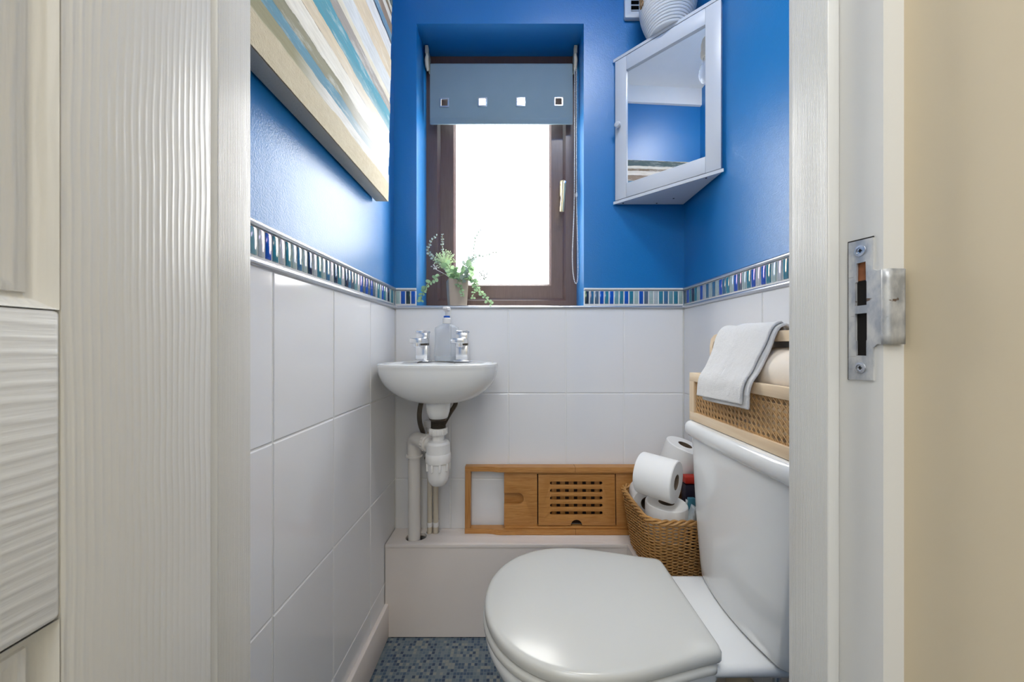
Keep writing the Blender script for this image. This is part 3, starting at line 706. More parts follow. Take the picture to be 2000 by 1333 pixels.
obj('collar', MB().lathe([(.0098, .1435), (.0104, .144), (.0104, .149), (.0098, .1495)], (sx, sy, RZ), n=24), M['bluering'], sb, 'blue collar ring')
# trap and pipes
tpz = thing('bottle_trap', 'white plastic bottle trap and waste pipe below the basin', 'pipework', (cx, D, zz(947)))
th = MB()
for k in range(9): th.lathe([(.0205, 0), (.0222, .0009), (.0205, .0018)], (cx, D, zz(836)+k*.0030), n=24)
th.lathe([(.020, zz(837)), (.020, zz(818))], (cx, D, 0), n=24); th.lathe([(.027, zz(818.5)), (.0275, zz(816.5)), (.0235, zz(821))], (cx, D, 0), n=24)
obj('threaded_tail', th, M['gunmetal'], tpz, 'grey threaded waste tail')
nut = MB().lathe([(.024, zz(849)), (.0255, zz(847)), (.0265, zz(838)), (.0255, zz(836)), (.02, zz(835.5))], (cx, D, 0), n=32)
for k in range(16): a = 2*PI*k/16; nut.tube([(cx+.026*math.cos(a), D+.026*math.sin(a), zz(847)), (cx+.026*math.cos(a), D+.026*math.sin(a), zz(837))], .0017, 6)
obj('nut', nut, M['pvc'], tpz)
obj('trap_body', MB().lathe([(.0175, zz(848)), (.0175, zz(860)), (.030, zz(862)), (.0345, zz(866)), (.0355, zz(886)), (.030, zz(888))], (cx, D, 0), n=40), M['pvc'], tpz)
cupp = MB().lathe([(.036, zz(884)), (.0375, zz(886)), (.038, zz(897)), (.0365, zz(902)), (.0325, zz(904)), (.0318, zz(930)), (.029, zz(939)), (.022, zz(945.5)), (.012, zz(948)), (.001, zz(948.5))], (cx, D, 0), n=40)
for k in range(9):
    a = -PI/2+.35+2*PI*k/9; cupp.box(cx+.0335*math.cos(a)-.003, cx+.0335*math.cos(a)+.003, D+.0335*math.sin(a)-.003, D+.0335*math.sin(a)+.003, zz(917), zz(902), .001)
obj('trap_cup', cupp, M['pvc'], tpz)
az = zz(872)-.002
p0 = Vector((cx, D, az)); p1 = Vector((VPX, VPY, az)); dirp = (p1-p0).normalized()
arm = MB().tube([p0+dirp*.03, p0+dirp*.10], .0185, 20); obj('outlet_arm', arm, M['pvc'], tpz)
ns = MB().lathe([(.0245, 0), (.026, .002), (.0265, .017), (.024, .019)], p0+dirp*.050, dirp, 28)
for k in range(18):
    a = 2*PI*k/18; q = Vector((0, 0, 1)).rotation_difference(dirp); o_ = q @ Vector((.0262*math.cos(a), .0262*math.sin(a), 0)); ns.tube([p0+dirp*.053+o_, p0+dirp*.066+o_], .0016, 6)
obj('compression_nut', ns, M['pvc_pipe'], tpz)
el = MB().tube([p0+dirp*.075, p0+dirp*.11, p1-dirp*.018, p1-dirp*.007+Vector((0, 0, -.004)), p1+Vector((0, 0, -.016)), p1+Vector((0, 0, -.055))], .0225, 24)
el.lathe([(.0235, 0), (.026, .001), (.026, .007), (.0235, .008)], p1+Vector((0, 0, -.062)), n=28); el.lathe([(.0225, 0), (.0225, .01)], p1+Vector((0, 0, -.056)), n=28)
obj('elbow', el, M['pvc_pipe'], tpz)
obj('waste_pipe', MB().lathe([(.0195, -.66), (.0195, az-.045)], (VPX, VPY, 0), n=32), M['pvc_pipe'], tpz)
# supply pipes with clips
for i, X_ in enumerate(SPX):
    p = thing('supply_pipe', ['cream painted supply pipe nearer the waste pipe under basin', 'cream painted supply pipe further right under the basin'][i], 'pipe', (X_, SPY, BZ), 'supply pipes under the basin')
    obj('pipe', MB().lathe([(.0085, -.66), (.0085, -.27 if i == 0 else -.33)], (X_, SPY, 0), n=20), M['pvc_cream'], p)
    cl = MB().lathe([(.0092, -.612), (.0100, -.610), (.0100, -.600), (.0092, -.597)], (X_, SPY, 0), n=20).box(X_-.006, X_+.006, SPY, YB-.001, -.609, -.600)
    obj('pipe_clip', cl, M['pvc'], p)
    if i == 0:
        v_ = MB().lathe([(.012, -.29), (.012, -.27), (.009, -.268)], (X_, SPY, 0), n=16).lathe([(.010, -.268), (.0175, -.266), (.0175, -.248), (.012, -.246)], (X_+.006, SPY-.03, 0), n=20)
        obj('valve_body', v_, M['pvc'], p)
        obj('valve_chain', MB().tube([px(832, 881, 1.12), px(833, 889, 1.12), px(831, 895, 1.12), px(833, 902, 1.12)], [.002, .002, .0042, .0035], 8), M['gunmetal'], p)
hoses = [([px(823, 786, 1.09), px(820, 800, 1.09), px(819, 815, 1.09), px(821, 830, 1.10), px(827, 847, 1.12)], .0075, 'dark braided tap hose curving down on left of the bottle trap'), ([px(890, 785, 1.08), px(888, 793, 1.08), px(880, 805, 1.08), px(870, 822, 1.09), px(860, 840, 1.11)], .0065, 'dark braided tap hose slanting down right of bottle trap')]
for pts_, r_, lb in hoses:
    ho = MB().tube(spl(pts_, .004), r_, 12); ho.tube(spl([p+Vector((.005, -.004, 0)) for p in pts_], .004), r_*.5, 8)
    tag(obj('flexible_hose', ho, M['gunmetal']), lb, 'hose', 'flexible hoses under the basin')
# ================================================================ bamboo bath tray standing on the boxing
bt = thing('bath_tray', 'bamboo bath tray standing on edge against the back wall', 'tray', (.211, 1.178, BZ))
U0, U1, V1 = -.1635, .5835, .222
y0t = 1.178
def tb(u0, u1, v0, v1, w0, w1, r=.0015): # w: outwards (towards camera) from the back plane
    return MB().box(u0, u1, y0t-w1, y0t-w0, BZ+v0, BZ+v1, r)
def rail(v0, v1):
    pr = [(U0, .026), (-.085, .026), (-.070, .0285), (-.055, .0335), (-.045, .035), (.467, .035), (.477, .0335), (.492, .0285), (.507, .026), (U1, .026)]
    mb = MB()
    rings = [[(u, y0t, BZ+v0), (u, y0t-wv, BZ+v0), (u, y0t-wv, BZ+v1), (u, y0t, BZ+v1)] for u, wv in pr]
    return mb.loft(rings)
obj('rail', rail(0, .0165), M['bamboo'], bt); obj('rail', rail(V1-.0165, V1), M['bamboo'], bt)
obj('end_bar', tb(U0, U0+.019, .0166, V1-.0166, 0, .026), M['bamboo_v'], bt); obj('end_bar', tb(U1-.019, U1, .0166, V1-.0166, 0, .026), M['bamboo_v'], bt)
obj('inner_rail', tb(-.03, .45, .0168, .0235, .006, .029), M['bamboo'], bt); obj('inner_rail', tb(-.03, .45, V1-.0235, V1-.0168, .006, .029), M['bamboo'], bt)
# centre joint lines of the sliding halves
obj('slide_joint', MB().box(.2062, .2070, y0t-.0353, y0t-.02, BZ+.0004, BZ+.0168), M['dark'], bt); obj('slide_joint', MB().box(.2062, .2070, y0t-.0353, y0t-.002, BZ+V1-.0168, BZ+V1+.0002), M['dark'], bt)
VT = Matrix.Translation((0, y0t, BZ)) @ RX
u_ = [(-.032, .0236), (.080, .0236), (.080, V1-.0236), (-.032, V1-.0236)]
slot = [(-.032, .1335), ]+[(.0155+.019*math.sin(R(a)), .1145+.019*math.cos(R(a))) for a in range(0, 181, 15)]+[(-.032, .0955)]
outer = [(-.032, .0236), (.080, .0236), (.080, V1-.0236), (-.032, V1-.0236)]+slot
bd = plate(outer, [], .010, .0006).xf(Matrix.Translation((0, -.019, 0)) @ VT)
obj('board', bd, M['bamboo'], bt, 'board with a rounded phone slot')
obj('slot_floor', tb(-.0318, .08, .07, .16, .003, .007, .0004), M['bamboo'], bt)
obj('board', tb(.346, .454, .0236, V1-.0236, .012, .022), M['bamboo'], bt)
obj('slot_shade_board', tb(.0805, .345, .0236, V1-.0236, .001, .003), M['slotshade'], bt)  # coloured dark to paint in the shade seen through the slots
gc = .2113
gh = [rect(gc-.0885, gc+.0885, v-.0058, v+.0058, .0057) for v in (.166, .141, .1165, .092, .067)]
go = [(.0835, .0262)]+[(gc+.019*math.cos(R(a)), .0262+.019*math.sin(R(a))) for a in range(180, -1, -12)]+[(.3420, .0262), (.3420, V1-.0262), (.0835, V1-.0262)]
obj('grille_panel', plate(go, gh, .008, .0006).xf(Matrix.Translation((0, -.0215, 0)) @ VT), M['bamboo'], bt, 'lift-up slotted reading panel')
for k in range(6):
    u = gc-.0735+k*.0294; obj('cross_bar', tb(u-.0085, u+.0085, .05, .185, .005, .011, .0008), M['bamboo_v'], bt)
bt.rotation_euler = (R(-2.2), 0, 0)
# ================================================================ plant on the sill
PLY = 1.245
pw_ = thing('potted_plant', 'artificial eucalyptus in a square stone-coloured pot on the windowsill', 'plant', (-.204, PLY, OZ0))
pt_z = OZ0+.0005; ph = (675-549)*PLY/F-OZ0
def sq(w_, z, a=R(18)):
    P = []
    for x, y in rect(-w_/2, w_/2, -w_/2, w_/2, .003, 2): P.append(Vector((-.204+x*math.cos(a)-y*math.sin(a), PLY+x*math.sin(a)+y*math.cos(a), z)))
    return P
wt, wb_ = .071, .060
obj('pot', MB().loft([sq(wb_, pt_z), sq(wt, pt_z+ph), sq(wt-.006, pt_z+ph), sq(wt-.010, pt_z+ph-.02)]), M['pot'], pw_)
# leaf mesh shared by every leaf: an oval, slightly cupped and pointed
lmb = MB(); nl = 9; vs = [(0, 0, 0)]
for k in range(nl*2):
    a = 2*PI*k/(nl*2); x = .5-.5*math.cos(a); y = .42*math.sin(a)*(1-.12*x); vs.append((x, y, .10*abs(y)*2+.08*x*x))
vs[0] = (.5, 0, 0)
lmb.add(vs, [(0, k+1, (k+1) % (nl*2)+1) for k in range(nl*2)])
def leafmesh(m): me = lmb.build('leaf', 0, False); me.shade_smooth(); me.materials.append(m); return me
LM = {'g': leafmesh(M['leaf']), 's': leafmesh(M['leafgrey'])}
rnd = random.Random(5)
def sprig(pp, d0, d1, size, kind, step=.012, taper=.5, pairs=True, start=0.0):
    n = len(pp); P = [px(x, y, d0+(d1-d0)*i/(n-1)) for i, (x, y) in enumerate(pp)]
    sp_ = spl(P, .004); so = obj('sprig', MB().tube(sp_, .0011, 5), M['stem'], pw_)
    q = spl(P, step); L = len(q)
    for i, p in enumerate(q):
        t = i/max(1, L-1)
        if t < start: continue
        tan = (q[min(i+1, L-1)]-q[max(i-1, 0)]).normalized(); sz = size*(1-taper*t)
        for sd in ((1, -1) if pairs else (1 if i % 2 else -1,)):
            side = tan.cross(Vector((0, 1, 0)));
            if side.length < .1: side = Vector((1, 0, 0))
            side.normalize(); rot = rnd.uniform(0, PI) if i % 2 else rnd.uniform(-.5, .5)
            side = Matrix.Rotation(rot, 3, tan) @ side
            dr_ = (side*sd+tan*rnd.uniform(.3, .8)+Vector((0, rnd.uniform(-.4, .1), 0))).normalized()
            nz = Vector((rnd.uniform(-.6, .6), -1, rnd.uniform(-.6, .6))); yv = nz.cross(dr_).normalized(); zv = dr_.cross(yv)
            s_ = sz*rnd.uniform(1.0, 1.45)
            o = bpy.data.objects.new('leaf', LM[kind]); C.objects.link(o); o.parent = so
            m = Matrix(((dr_.x, yv.x, zv.x), (dr_.y, yv.y, zv.y), (dr_.z, yv.z, zv.z))).to_4x4()
            o.matrix_local = Matrix.Translation(p+Vector((0, 0, H))-WP[so.name]) @ m @ Matrix.Scale(s_, 4)
base = (893, 556)
sprig([base, (868, 520), (845, 503), (836, 488), (843, 470), (854, 460)], 1.245, 1.25, .0115, 's', .011)
sprig([base, (875, 530), (866, 500), (864, 475), (864, 458)], 1.25, 1.285, .010, 's', .0105, .5, start=.35)
sprig([base, (905, 530), (924, 508), (926, 482), (930, 464), (940, 447)], 1.245, 1.26, .0160, 's', .0125)
sprig([base, (905, 520), (925, 504), (948, 500), (962, 494), (973, 493)], 1.24, 1.22, .0150, 's', .0125, .6, start=.3)
sprig([base, (880, 535), (862, 538), (848, 546), (836, 556), (826, 573), (822, 590)], 1.24, 1.195, .0155, 'g', .0125, .35, start=.4)
sprig([base, (914, 540), (925, 548), (932, 562), (942, 575), (952, 588), (962, 596)], 1.24, 1.175, .0150, 'g', .0098, .4, start=.2)
sprig([base, (915, 545), (926, 555), (925, 570), (924, 584)], 1.235, 1.20, .0125, 'g', .011, .4, start=.4)
sprig([(890, 552), (896, 556), (901, 568), (905, 582)], 1.215, 1.195, .012, 'g', .010, .4)
sprig([base, (885, 535), (878, 524), (872, 516)], 1.225, 1.21, .0215, 'g', .0125, .1, start=.2)
sprig([base, (900, 540), (910, 528), (920, 518)], 1.225, 1.215, .0215, 'g', .0125, .1, start=.1)
sprig([base, (893, 545), (886, 536), (890, 520)], 1.22, 1.215, .016, 'g', .012, .2)
sprig([base, (902, 548), (910, 540), (916, 530)], 1.22, 1.20, .017, 's', .012, .2)
def buds(cxp, cyp, sxp, syp, n, d, mat, r0, name, root=(890, 552)):
    mb = MB(); P0 = px(root[0], root[1], 1.24); hub = px(cxp, cyp+syp*.6, d)
    mb.tube([P0, (P0+hub)/2+Vector((0, -.004, .004)), hub], .0011, 5)
    for k in range(n):
        a = rnd.uniform(0, 2*PI); q = math.sqrt(rnd.random()); p = px(cxp+sxp*q*math.cos(a), cyp+syp*q*math.sin(a), d+rnd.uniform(-.018, .018))
        mb.tube([hub+(p-hub)*.15, hub+(p-hub)*.6+Vector((0, 0, .002)), p], .0005, 4)
        mb.lathe([(.0003, -r0), (r0*.8, -r0*.5), (r0, 0), (r0*.7, r0*.6), (.0003, r0)], p, n=6)
    obj(name, mb, mat, pw_, kind='stuff')
buds(868, 507, 23, 19, 120, 1.235, M['bud'], .0022, 'flower_cluster')
buds(850, 522, 8, 6, 12, 1.225, M['rope'], .0024, 'berry_cluster')
buds(946, 537, 13, 14, 46, 1.235, M['leafgrey'], .0019, 'seed_cluster', (905, 552))
# ================================================================ toilet
TC = .7075
to = thing('toilet', 'white close-coupled toilet with lid down against the right wall', 'toilet', (.2, TC, FL))
XF, XBk = -.0585, .356; LZ = -.515
def dshape(z, grow=0.0, xb=XBk, xf=XF, wb=.131, wm=.1735, n=40, xm=.125, yc=TC):
    pts = []
    a = xm-xf+grow; b = wm+grow
    for k in range(n+1):
        t = PI/2+PI*k/n; c = math.cos(t); s_ = math.sin(t)
        pts.append((xm+a*math.copysign(abs(c)**.97, c), yc+b*math.copysign(abs(s_)**.97, s_)))
    m = 14; cr = .016; wb_e = wb+grow; xbe = xb+grow; side = []
    for k in range(1, m+1):
        t = k/m; x = xm+(xbe-cr-xm)*t; side.append((x, b+(wb_e-b)*(t*t*(3-2*t)*.5+t*t*.5)))
    corner = [(xbe-cr+cr*math.sin(R(a_)), wb_e-cr+cr*math.cos(R(a_))) for a_ in (22, 45, 68, 90)]
    lo = [(x, yc-w_) for x, w_ in side+corner]; hi = [(x, yc+w_) for x, w_ in side+corner]
    allp = pts+lo+hi[::-1]
    return [Vector((x, y, z)) for x, y in allp]
def scaled(r, s_, z):
    c = Vector((.14, TC, 0)); return [Vector((c.x+(p.x-c.x)*s_, c.y+(p.y-c.y)*s_, z)) for p in r]
b0 = dshape(0)
lid = [dshape(LZ-.021, -.010), dshape(LZ-.021, -.002), dshape(LZ-.018, 0), dshape(LZ-.008, 0), dshape(LZ-.003, -.002), dshape(LZ-.0005, -.006), dshape(LZ+.0005, -.012), scaled(b0, .80, LZ+.0025), scaled(b0, .5, LZ+.0045), scaled(b0, .1, LZ+.005)]
obj('lid', MB().loft(lid), M['seatplastic'], to, smooth=60)
seat = [dshape(LZ-.040, -.012, xb=XBk-.01), dshape(LZ-.040, .000, xb=XBk-.012), dshape(LZ-.036, .003, xb=XBk-.012), dshape(LZ-.027, .003, xb=XBk-.012), dshape(LZ-.023, -.001, xb=XBk-.012), dshape(LZ-.0225, -.012, xb=XBk-.012)]
obj('seat', MB().loft(seat), M['seatplastic'], to, smooth=60)
pan = []
for z, g, dx, wbk in ((LZ-.041, -.006, 0, .115), (LZ-.044, -.0015, 0, .12), (LZ-.060, -.001, 0, .12), (LZ-.085, -.008, .004, .115), (LZ-.13, -.030, .02, .10), (LZ-.19, -.060, .05, .085), (LZ-.26, -.082, .075, .075), (LZ-.34, -.088, .085, .075), (FL+.04, -.085, .08, .08), (FL+.0, -.078, .07, .085)):
    pan.append(dshape(z, g, xf=XF+dx, wb=wbk-g))
obj('pan', MB().loft(pan), M['ceramic'], to, smooth=60)
SH = -.554
def shelf(z, e, rr=.02):
    # platform behind the lid carrying the cistern
    P = rect(.30+e*0, XR-.008-e, TC-.120+e, TC+.124-e, rr, 6); return [Vector((x, y, z)) for x, y in P]
obj('cistern_platform', MB().loft([shelf(SH-.022, .012), shelf(SH-.018, .004), shelf(SH-.010, 0), shelf(SH-.004, .001), shelf(SH, .006), shelf(SH+.0005, .012)]), M['ceramic'], to, smooth=60)
CY = .7035
def cis(z, hw, xf, rc, bow, n=16, xb=XR-.006, g=0):
    P = []; hw += g; xf -= g
    for k in range(n+1):
        u = -1+2*k/n; y = u*(hw-rc*.6); P.append((xf+bow*u*u, CY+y))
    # rounded front corners into straight sides
    x_e = xf+bow
    hi = [(x_e+rc*(1-math.cos(R(a))), CY+hw-rc*.6+rc*.6*math.sin(R(a))) for a in (25, 50, 75, 90)]
    lo = [(x, 2*CY-y) for x, y in hi][::-1]
    return [Vector((x, y, z)) for x, y in [(xb, CY-hw)]+lo+P+hi+[(xb, CY+hw)]]
rings = []
for t in [0, .02, .1, .25, .45, .7, 1]:
    z = SH+.001+(-.226-SH)*t; hw = .131+.038*(t**.75); xf = .4345-.002*math.sin(t*PI); e = -.004 if t == 0 else 0
    rings.append(cis(z, hw, xf+.002*t, .030-.006*t, .014-.004*t, g=e))
obj('cistern', MB().loft(rings), M['ceramic'], to, smooth=60)
LT = -.1885
lr = []
for k in range(9):
    a = -PI/2+PI*k/8; lr.append(cis(LT-.019+.0185*math.sin(a), .172, .4345, .026, .006, g=.010*math.cos(a)-.002))
lr.append(cis(LT, .148, .450, .02, .004))
obj('cistern_lid', MB().loft(lr), M['ceramic'], to, smooth=60)
# fixing nut and inlet pipe below the platform, in the gap by the wall
obj('fixing_nut', MB().lathe([(.010, 0), (.012, .004), (.012, .014), (.006, .016)], (.492, .628, SH-.036), n=12), M['pvc'], to)
tag(obj('inlet_pipe', MB().tube([(.535, .70, SH-.05), (.535, .70, -.75), (.535, .70, FL+.0)], .0075, 12), M['alu'], None), 'grey metal inlet pipe in the gap under the cistern', 'pipe')
# ================================================================ cane crate on the cistern
KX0, KX1, KY0, KY1, KZ0, KZ1 = .4465, .578, .500, .874, LT+.001, -.0690
cr = thing('cane_crate', 'pale wooden crate with woven cane front on the cistern lid', 'crate', (.51, .69, KZ0))
fw = .021; th_ = .012
fr = obj('front_frame', MB().box(KX0, KX0+th_, KY0, KY1, KZ0, KZ0+fw, .001).box(KX0, KX0+th_, KY0, KY1, KZ1-fw, KZ1, .001), M['pine'], cr)
obj('frame_post', MB().box(KX0+.0003, KX0+th_, KY0, KY0+fw, KZ0+fw, KZ1-fw), M['pine_v'], fr); obj('frame_post', MB().box(KX0+.0003, KX0+th_, KY1-fw, KY1, KZ0+fw, KZ1-fw), M['pine_v'], fr)
obj('back_panel', MB().box(KX1-.008, KX1, KY0, KY1, KZ0, KZ1, .001), M['pine'], cr)
obj('base', MB().box(KX0+th_, KX1-.008, KY0, KY1, KZ0, KZ0+.006), M['pine'], cr)
hx0, hx1 = .492, .532; hz = .0275
for y0, y1 in ((KY0, KY0+.010), (KY1-.010, KY1)):
    obj('end_panel', MB().box(KX0+th_, KX1-.008, y0, y1, KZ0+.006, KZ1, .001), M['pine_v'], cr)
hp = [(KY1-.0115, KZ0+.01), (KY1-.0115, hz-.03), (KY1-.016, hz-.012), (KY1-.030, hz-.002), (KY1-.045, hz), (KY0+.045, hz), (KY0+.03, hz-.002), (KY0+.016, hz-.012), (KY0+.0115, hz-.03), (KY0+.0115, KZ0+.01)]
rg = []
hp2 = [Vector((0, a, b)) for a, b in hp]
for i, p in enumerate(hp2):
    t = (hp2[min(i+1, len(hp2)-1)]-hp2[max(i-1, 0)]).normalized(); nrm = Vector((0, -t.z, t.y)); tk = .011 if (i in (0, 1, 8, 9)) else .014
    if i in (4, 5): tk = .020
    inn = p+nrm*tk if (p+nrm*tk-Vector((0, .69, -.08))).length < (p-nrm*tk-Vector((0, .69, -.08))).length else p-nrm*tk
    rg.append([Vector((hx0, p.y, p.z)), Vector((hx1, p.y, p.z)), Vector((hx1, inn.y, inn.z)), Vector((hx0, inn.y, inn.z))])
obj('carry_handle', MB().loft(rg), M['pine'], cr, smooth=40)
# cane webbing: pairs of upright and level strands with crossing diagonals
cw = MB(); y0, y1, z0, z1 = KY0+fw-.002, KY1-fw+.002, KZ0+fw-.002, KZ1-fw+.002; P = .0122; xx = KX0+.0065
def strand(a, b, wdt, off):
    a = Vector(a); b = Vector(b); t = (b-a).normalized(); s_ = Vector((-t.y, t.x))*wdt/2; q = []
    for x in (xx+off-.0004, xx+off+.0004):
        for p in (a-s_, b-s_, b+s_, a+s_): q.append((x, p.x, p.y))
    cw.add(q, [(3, 2, 1, 0), (4, 5, 6, 7), (0, 1, 5, 4), (1, 2, 6, 5), (2, 3, 7, 6), (3, 0, 4, 7)])
y = y0
while y < y1:
    for o_ in (-.0013, .0013): strand((y+o_, z0), (y+o_, z1), .0014, -.0006)
    y += P
z = z0+.004
while z < z1:
    for o_ in (-.0013, .0013): strand((y0, z+o_), (y1, z+o_), .0014, .0003)
    z += P
hh = z1-z0
for k in range(-9, 40):
    for sg in (1, -1):
        a0 = y0+(k+.5)*P-sg*.004; p_, q_ = sorted([(a0, z0), (a0+sg*hh, z1)])
        if q_[0] <= y0 or p_[0] >= y1: continue
        at = lambda yv: (yv, p_[1]+(q_[1]-p_[1])*(yv-p_[0])/(q_[0]-p_[0]))
        lo_ = at(max(p_[0], y0)); hi_ = at(min(q_[0], y1))
        strand(lo_, hi_, .0014, -.0014 if sg > 0 else .0010)
obj('cane_webbing', cw, M['cane'], cr, 'woven open cane panel', smooth=0, kind='stuff')
# roll inside the crate
rl = tag(obj('paper_roll', MB().lathe([(.012, 0), (.052, 0), (.054, .003), (.054, .190), (.052, .193), (.012, .193), (.012, 0)], (.5146, .515, -.0585), (0, 1, 0), 40, cap=False), M['rollcream']), 'cream paper roll lying in the cane crate under its handle', 'roll')
# towel draped over the handle
TY0, TY1 = .640, .806
tpf = [Vector((.535, -.012)), Vector((.534, .020)), Vector((.528, .0325)), Vector((.512, .036)), Vector((.498, .0335)), Vector((.489, .021)), Vector((.474, -.012)), Vector((.456, -.050)), Vector((.443, -.071)), Vector((.4385, -.088)), Vector((.4375, -.105)), Vector((.4360, -.122))]
def smoothpath(P, n):
    Q = spl([Vector((p.x, p.y, 0)) for p in P], .0015); L = len(Q)-1
    return [Q[round(i*L/n)] for i in range(n+1)]
TPN = 60; sm = smoothpath(tpf, TPN)
def towel(ofs, y0, y1, cut, seed, skew=0):
    def fn(u, v):
        i = v*cut*TPN; a = sm[int(i)]; b = sm[min(TPN, int(i)+1)]; p = a.lerp(b, i-int(i)); t = (b-a)
        t = t.normalized() if t.length > 0 else Vector((0, -1, 0)); nr = Vector((t.y, -t.x, 0)); 
        if v*cut > .2 and nr.x > 0: nr = -nr
        hang = max(0, (v*cut-.45)/.55)
        y = y0+(y1-y0)*u+.006*math.sin(v*5+seed)*(1 if u > .5 else .3)+skew*hang
        wv = .0035*math.sin(u*7.5+seed+v*2)*hang*(1-hang*.4)+.0035*noise.noise(Vector((y*28, v*5, seed)))
        return Vector((p.x+nr.x*(ofs+wv+.003), y, p.y+nr.y*(ofs+wv+.003)-(u-.5)*.006*hang))
    return MB().grid(fn, 40, TPN)
tw = MB(); t1_ = towel(.0065, TY0+.004, TY1, .97, 1, .0); t2_ = towel(.0, TY0-.004, TY1-.012, 1.0, 1.2, -.004)
tw.add(t1_.v, t1_.f); tw.add(t2_.v, t2_.f)
tw_o = obj('hand_towel', tw, M['towel'], None, smooth=80)
tag(tw_o, 'white flannel towel draped over the cane crate handle', 'towel')
md = tw_o.modifiers.new('thick', 'SOLIDIFY'); md.thickness = .0055; md.offset = 0
md = tw_o.modifiers.new('sub', 'SUBSURF'); md.levels = md.render_levels = 1
# ================================================================ wicker basket of toilet rolls
wk = thing('wicker_basket', 'honey-coloured wicker basket of toilet rolls behind the toilet', 'basket', (.46, 1.02, BZ))
WZ0, WZ1 = BZ+.002, -.462
def wpath(t, z01):
    """t in 0..1 round a rounded rectangle, flaring to the top"""
    f = z01; x0, x1, y0, y1 = .374-.022*f, .566+.010*f, .925-.028*f, 1.125+.014*f; r = .045
    return x0, x1, y0, y1, r
def wpt(n, f, grow=0):
    x0, x1, y0, y1, r = wpath(0, f); x0 -= grow; y0 -= grow; x1 += grow; y1 += grow; r += grow
    segs = []; P = rect(x0, x1, y0, y1, r, 6); P = [Vector((a, b, 0)) for a, b in P]; P.append(P[0]); L = [0]
    for a, b in zip(P, P[1:]): L.append(L[-1]+(b-a).length)
    out = []; j = 0
    for k in range(n):
        d = L[-1]*k/n
        while L[j+1] < d: j += 1
        out.append(P[j].lerp(P[j+1], (d-L[j])/(L[j+1]-L[j])))
    return out
NS = 52; sub = 4; NP = NS*sub
wv = MB(); NRW = 36
for r_ in range(NRW):
    f = r_/(NRW-1); z = WZ0+.004+(WZ1-WZ0-.012)*f; q = wpt(NP, f); pts_ = []
    c = Vector((.47, 1.02, 0))
    for k, p in enumerate(q):
        nr = (p-q[k-1]); nr = Vector((nr.y, -nr.x, 0)).normalized(); ph_ = PI*k/sub+(PI if r_ % 2 else 0)
        pts_.append(Vector((p.x, p.y, z+.0008*math.sin(k*.7+r_)))+nr*.0031*math.sin(ph_))
    wv.tube(pts_, .0021, 5, closed=True)
for k in range(NS):
    pts_ = [];
    for j in range(5):
        f = j/4; q = wpt(NP, f)[(k*sub+sub//2*0) % NP]; pts_.append(Vector((q.x, q.y, WZ0+(WZ1-WZ0)*f)))
    wv.tube(pts_, .0022, 5)
obj('woven_wall', wv, M['wicker'], wk, kind='stuff')
rm = MB()
for s_ in range(3):
    q = wpt(240, 1.0, .001); pts_ = []
    for k, p in enumerate(q):
        nr = (p-q[k-1]); nr = Vector((nr.y, -nr.x, 0)).normalized(); a = 2*PI*(k/240*13)+s_*2*PI/3
        pts_.append(Vector((p.x, p.y, WZ1-.001))+nr*.0052*math.cos(a)+Vector((0, 0, .0048*math.sin(a))))
    rm.tube(pts_, .0033, 6, closed=True)
obj('braided_rim', rm, M['wicker'], wk, kind='stuff')
bq = wpt(60, 0, -.002)
obj('basket_base', MB().loft([[Vector((p.x, p.y, WZ0-.001)) for p in bq], [Vector((p.x, p.y, WZ0+.004)) for p in bq]]), M['wicker'], wk)
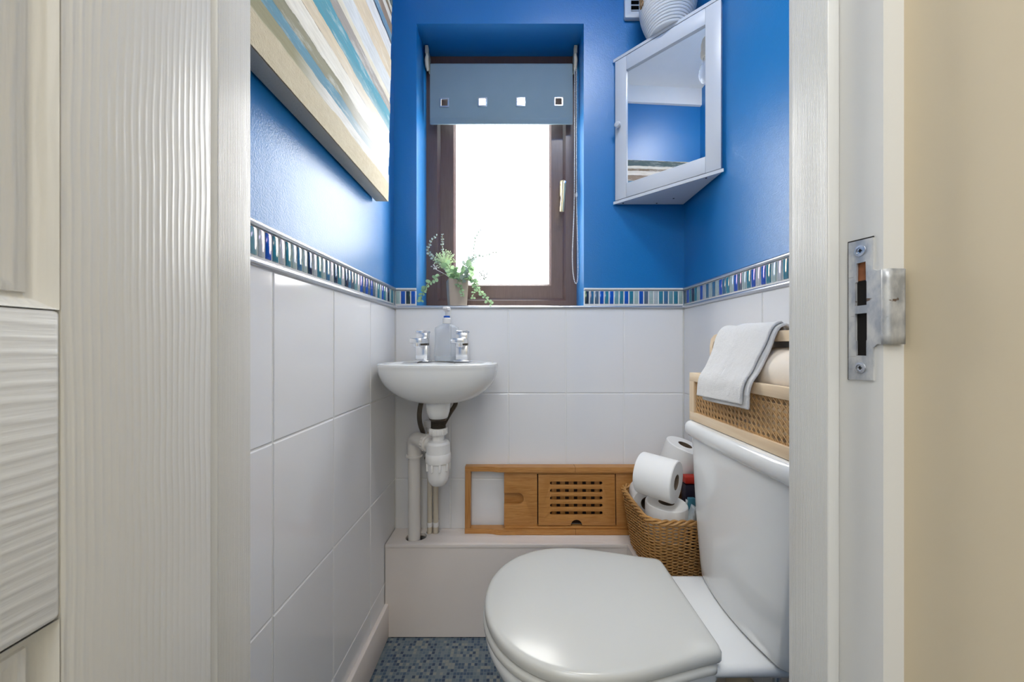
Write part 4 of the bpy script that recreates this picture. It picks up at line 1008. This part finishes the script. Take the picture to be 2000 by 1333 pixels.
# the boxing is deeper behind the toilet and carries the basket
obj('deep_section', MB().box(.36, XR-.002, .93, BF-.0005, FL, BZ-.001, .001), M['boxing'], bx)
def roll(name, label, c, ax, r=.056, L=.098, group='toilet rolls in the wicker basket'):
    ax = Vector(ax).normalized(); c = Vector(c); ci = .021
    root = thing(name, label, 'toilet roll', tuple(c-ax*L/2), group)
    obj('paper', MB().lathe([(ci, 0), (r-.003, 0), (r-.0008, .002), (r, .006), (r, L-.006), (r-.0008, L-.002), (r-.003, L), (ci, L), (ci, 0)], c-ax*L/2, ax, 56, cap=False), M['paper'], root)
    obj('core', MB().lathe([(ci-.0002, .0005), (ci-.0002, L-.0005), (ci-.0018, L-.0005), (ci-.0018, .0005), (ci-.0002, .0005)], c-ax*L/2, ax, 32, cap=False), M['core'], root)
    return root
r1 = roll('toilet_roll', 'toilet roll lying on its side on top with open end facing right', px(1285, 932, .952), (.74, -.67, -.05), .057, .098)
roll('toilet_roll', 'toilet roll standing upright in front, under the sideways one', px(1301, 1013, .972), (.0, -.02, 1), .056, .092)
roll('toilet_roll', 'tilted toilet roll behind the others beside the cistern', px(1327, 899, 1.09), (.24, -.20, .95), .056, .108)
roll('toilet_roll', 'toilet roll low at the left rear of the wicker basket', (.414, 1.078, -.476), (.2, .95, .02), .046, .088)
pk = tag(obj('food_packet', MB().box(.50, .56, 1.00, 1.03, -.60, -.406, .006), M['navy'], None, loc=(.53, 1.015, -.60)), 'dark packet with red top between toilet rolls and cistern', 'packet')
rp = MB().box(.499, .561, .999, 1.031, -.405, -.383, .006); obj('red_top', rp, M['red'], pk, 'bright red top')
pk2 = MB().grid(lambda u, v: px(1339+u*28, 975+v*50+u*22, .95+.02*math.sin(u*6+v*3)), 8, 8)
o = tag(obj('plastic_packet', pk2, M['wrap'], None, smooth=80), 'crumpled clear plastic packet at the basket right side', 'packet'); md = o.modifiers.new('t', 'SOLIDIFY'); md.thickness = .003
tag(obj('teal_packet', MB().box(.486, .506, .955, .966, -.505, -.425, .003), M['tealp'], None), 'small teal packet beside the front toilet roll by the cistern', 'packet')
# ================================================================ pendant lamp (seen in the mirror)
pl = thing('pendant_lamp', 'bare bulb on a short white flex hanging from ceiling, seen in mirror', 'lamp', (.09, .694, CE))
obj('ceiling_rose', MB().lathe([(.04, 0), (.038, -.012), (.015, -.022)], (.09, .694, CE), n=24), M['pvc'], pl)
obj('flex', MB().lathe([(.003, -.02), (.003, -.18)], (.09, .694, CE), n=8), M['pvc'], pl)
obj('lamp_holder', MB().lathe([(.006, -.105), (.014, -.115), (.019, -.135), (.019, -.165), (.021, -.168), (.021, -.185), (.017, -.195)], (.09, .694, CE-.05), n=24), M['pvc_cream'], pl)
obj('bulb', MB().lathe([(.013, -.195), (.014, -.21), (.022, -.232), (.0285, -.255), (.0285, -.272), (.022, -.292), (.008, -.302), (.001, -.303)], (.09, .694, CE-.05), n=28), M['bulbglass'], pl)
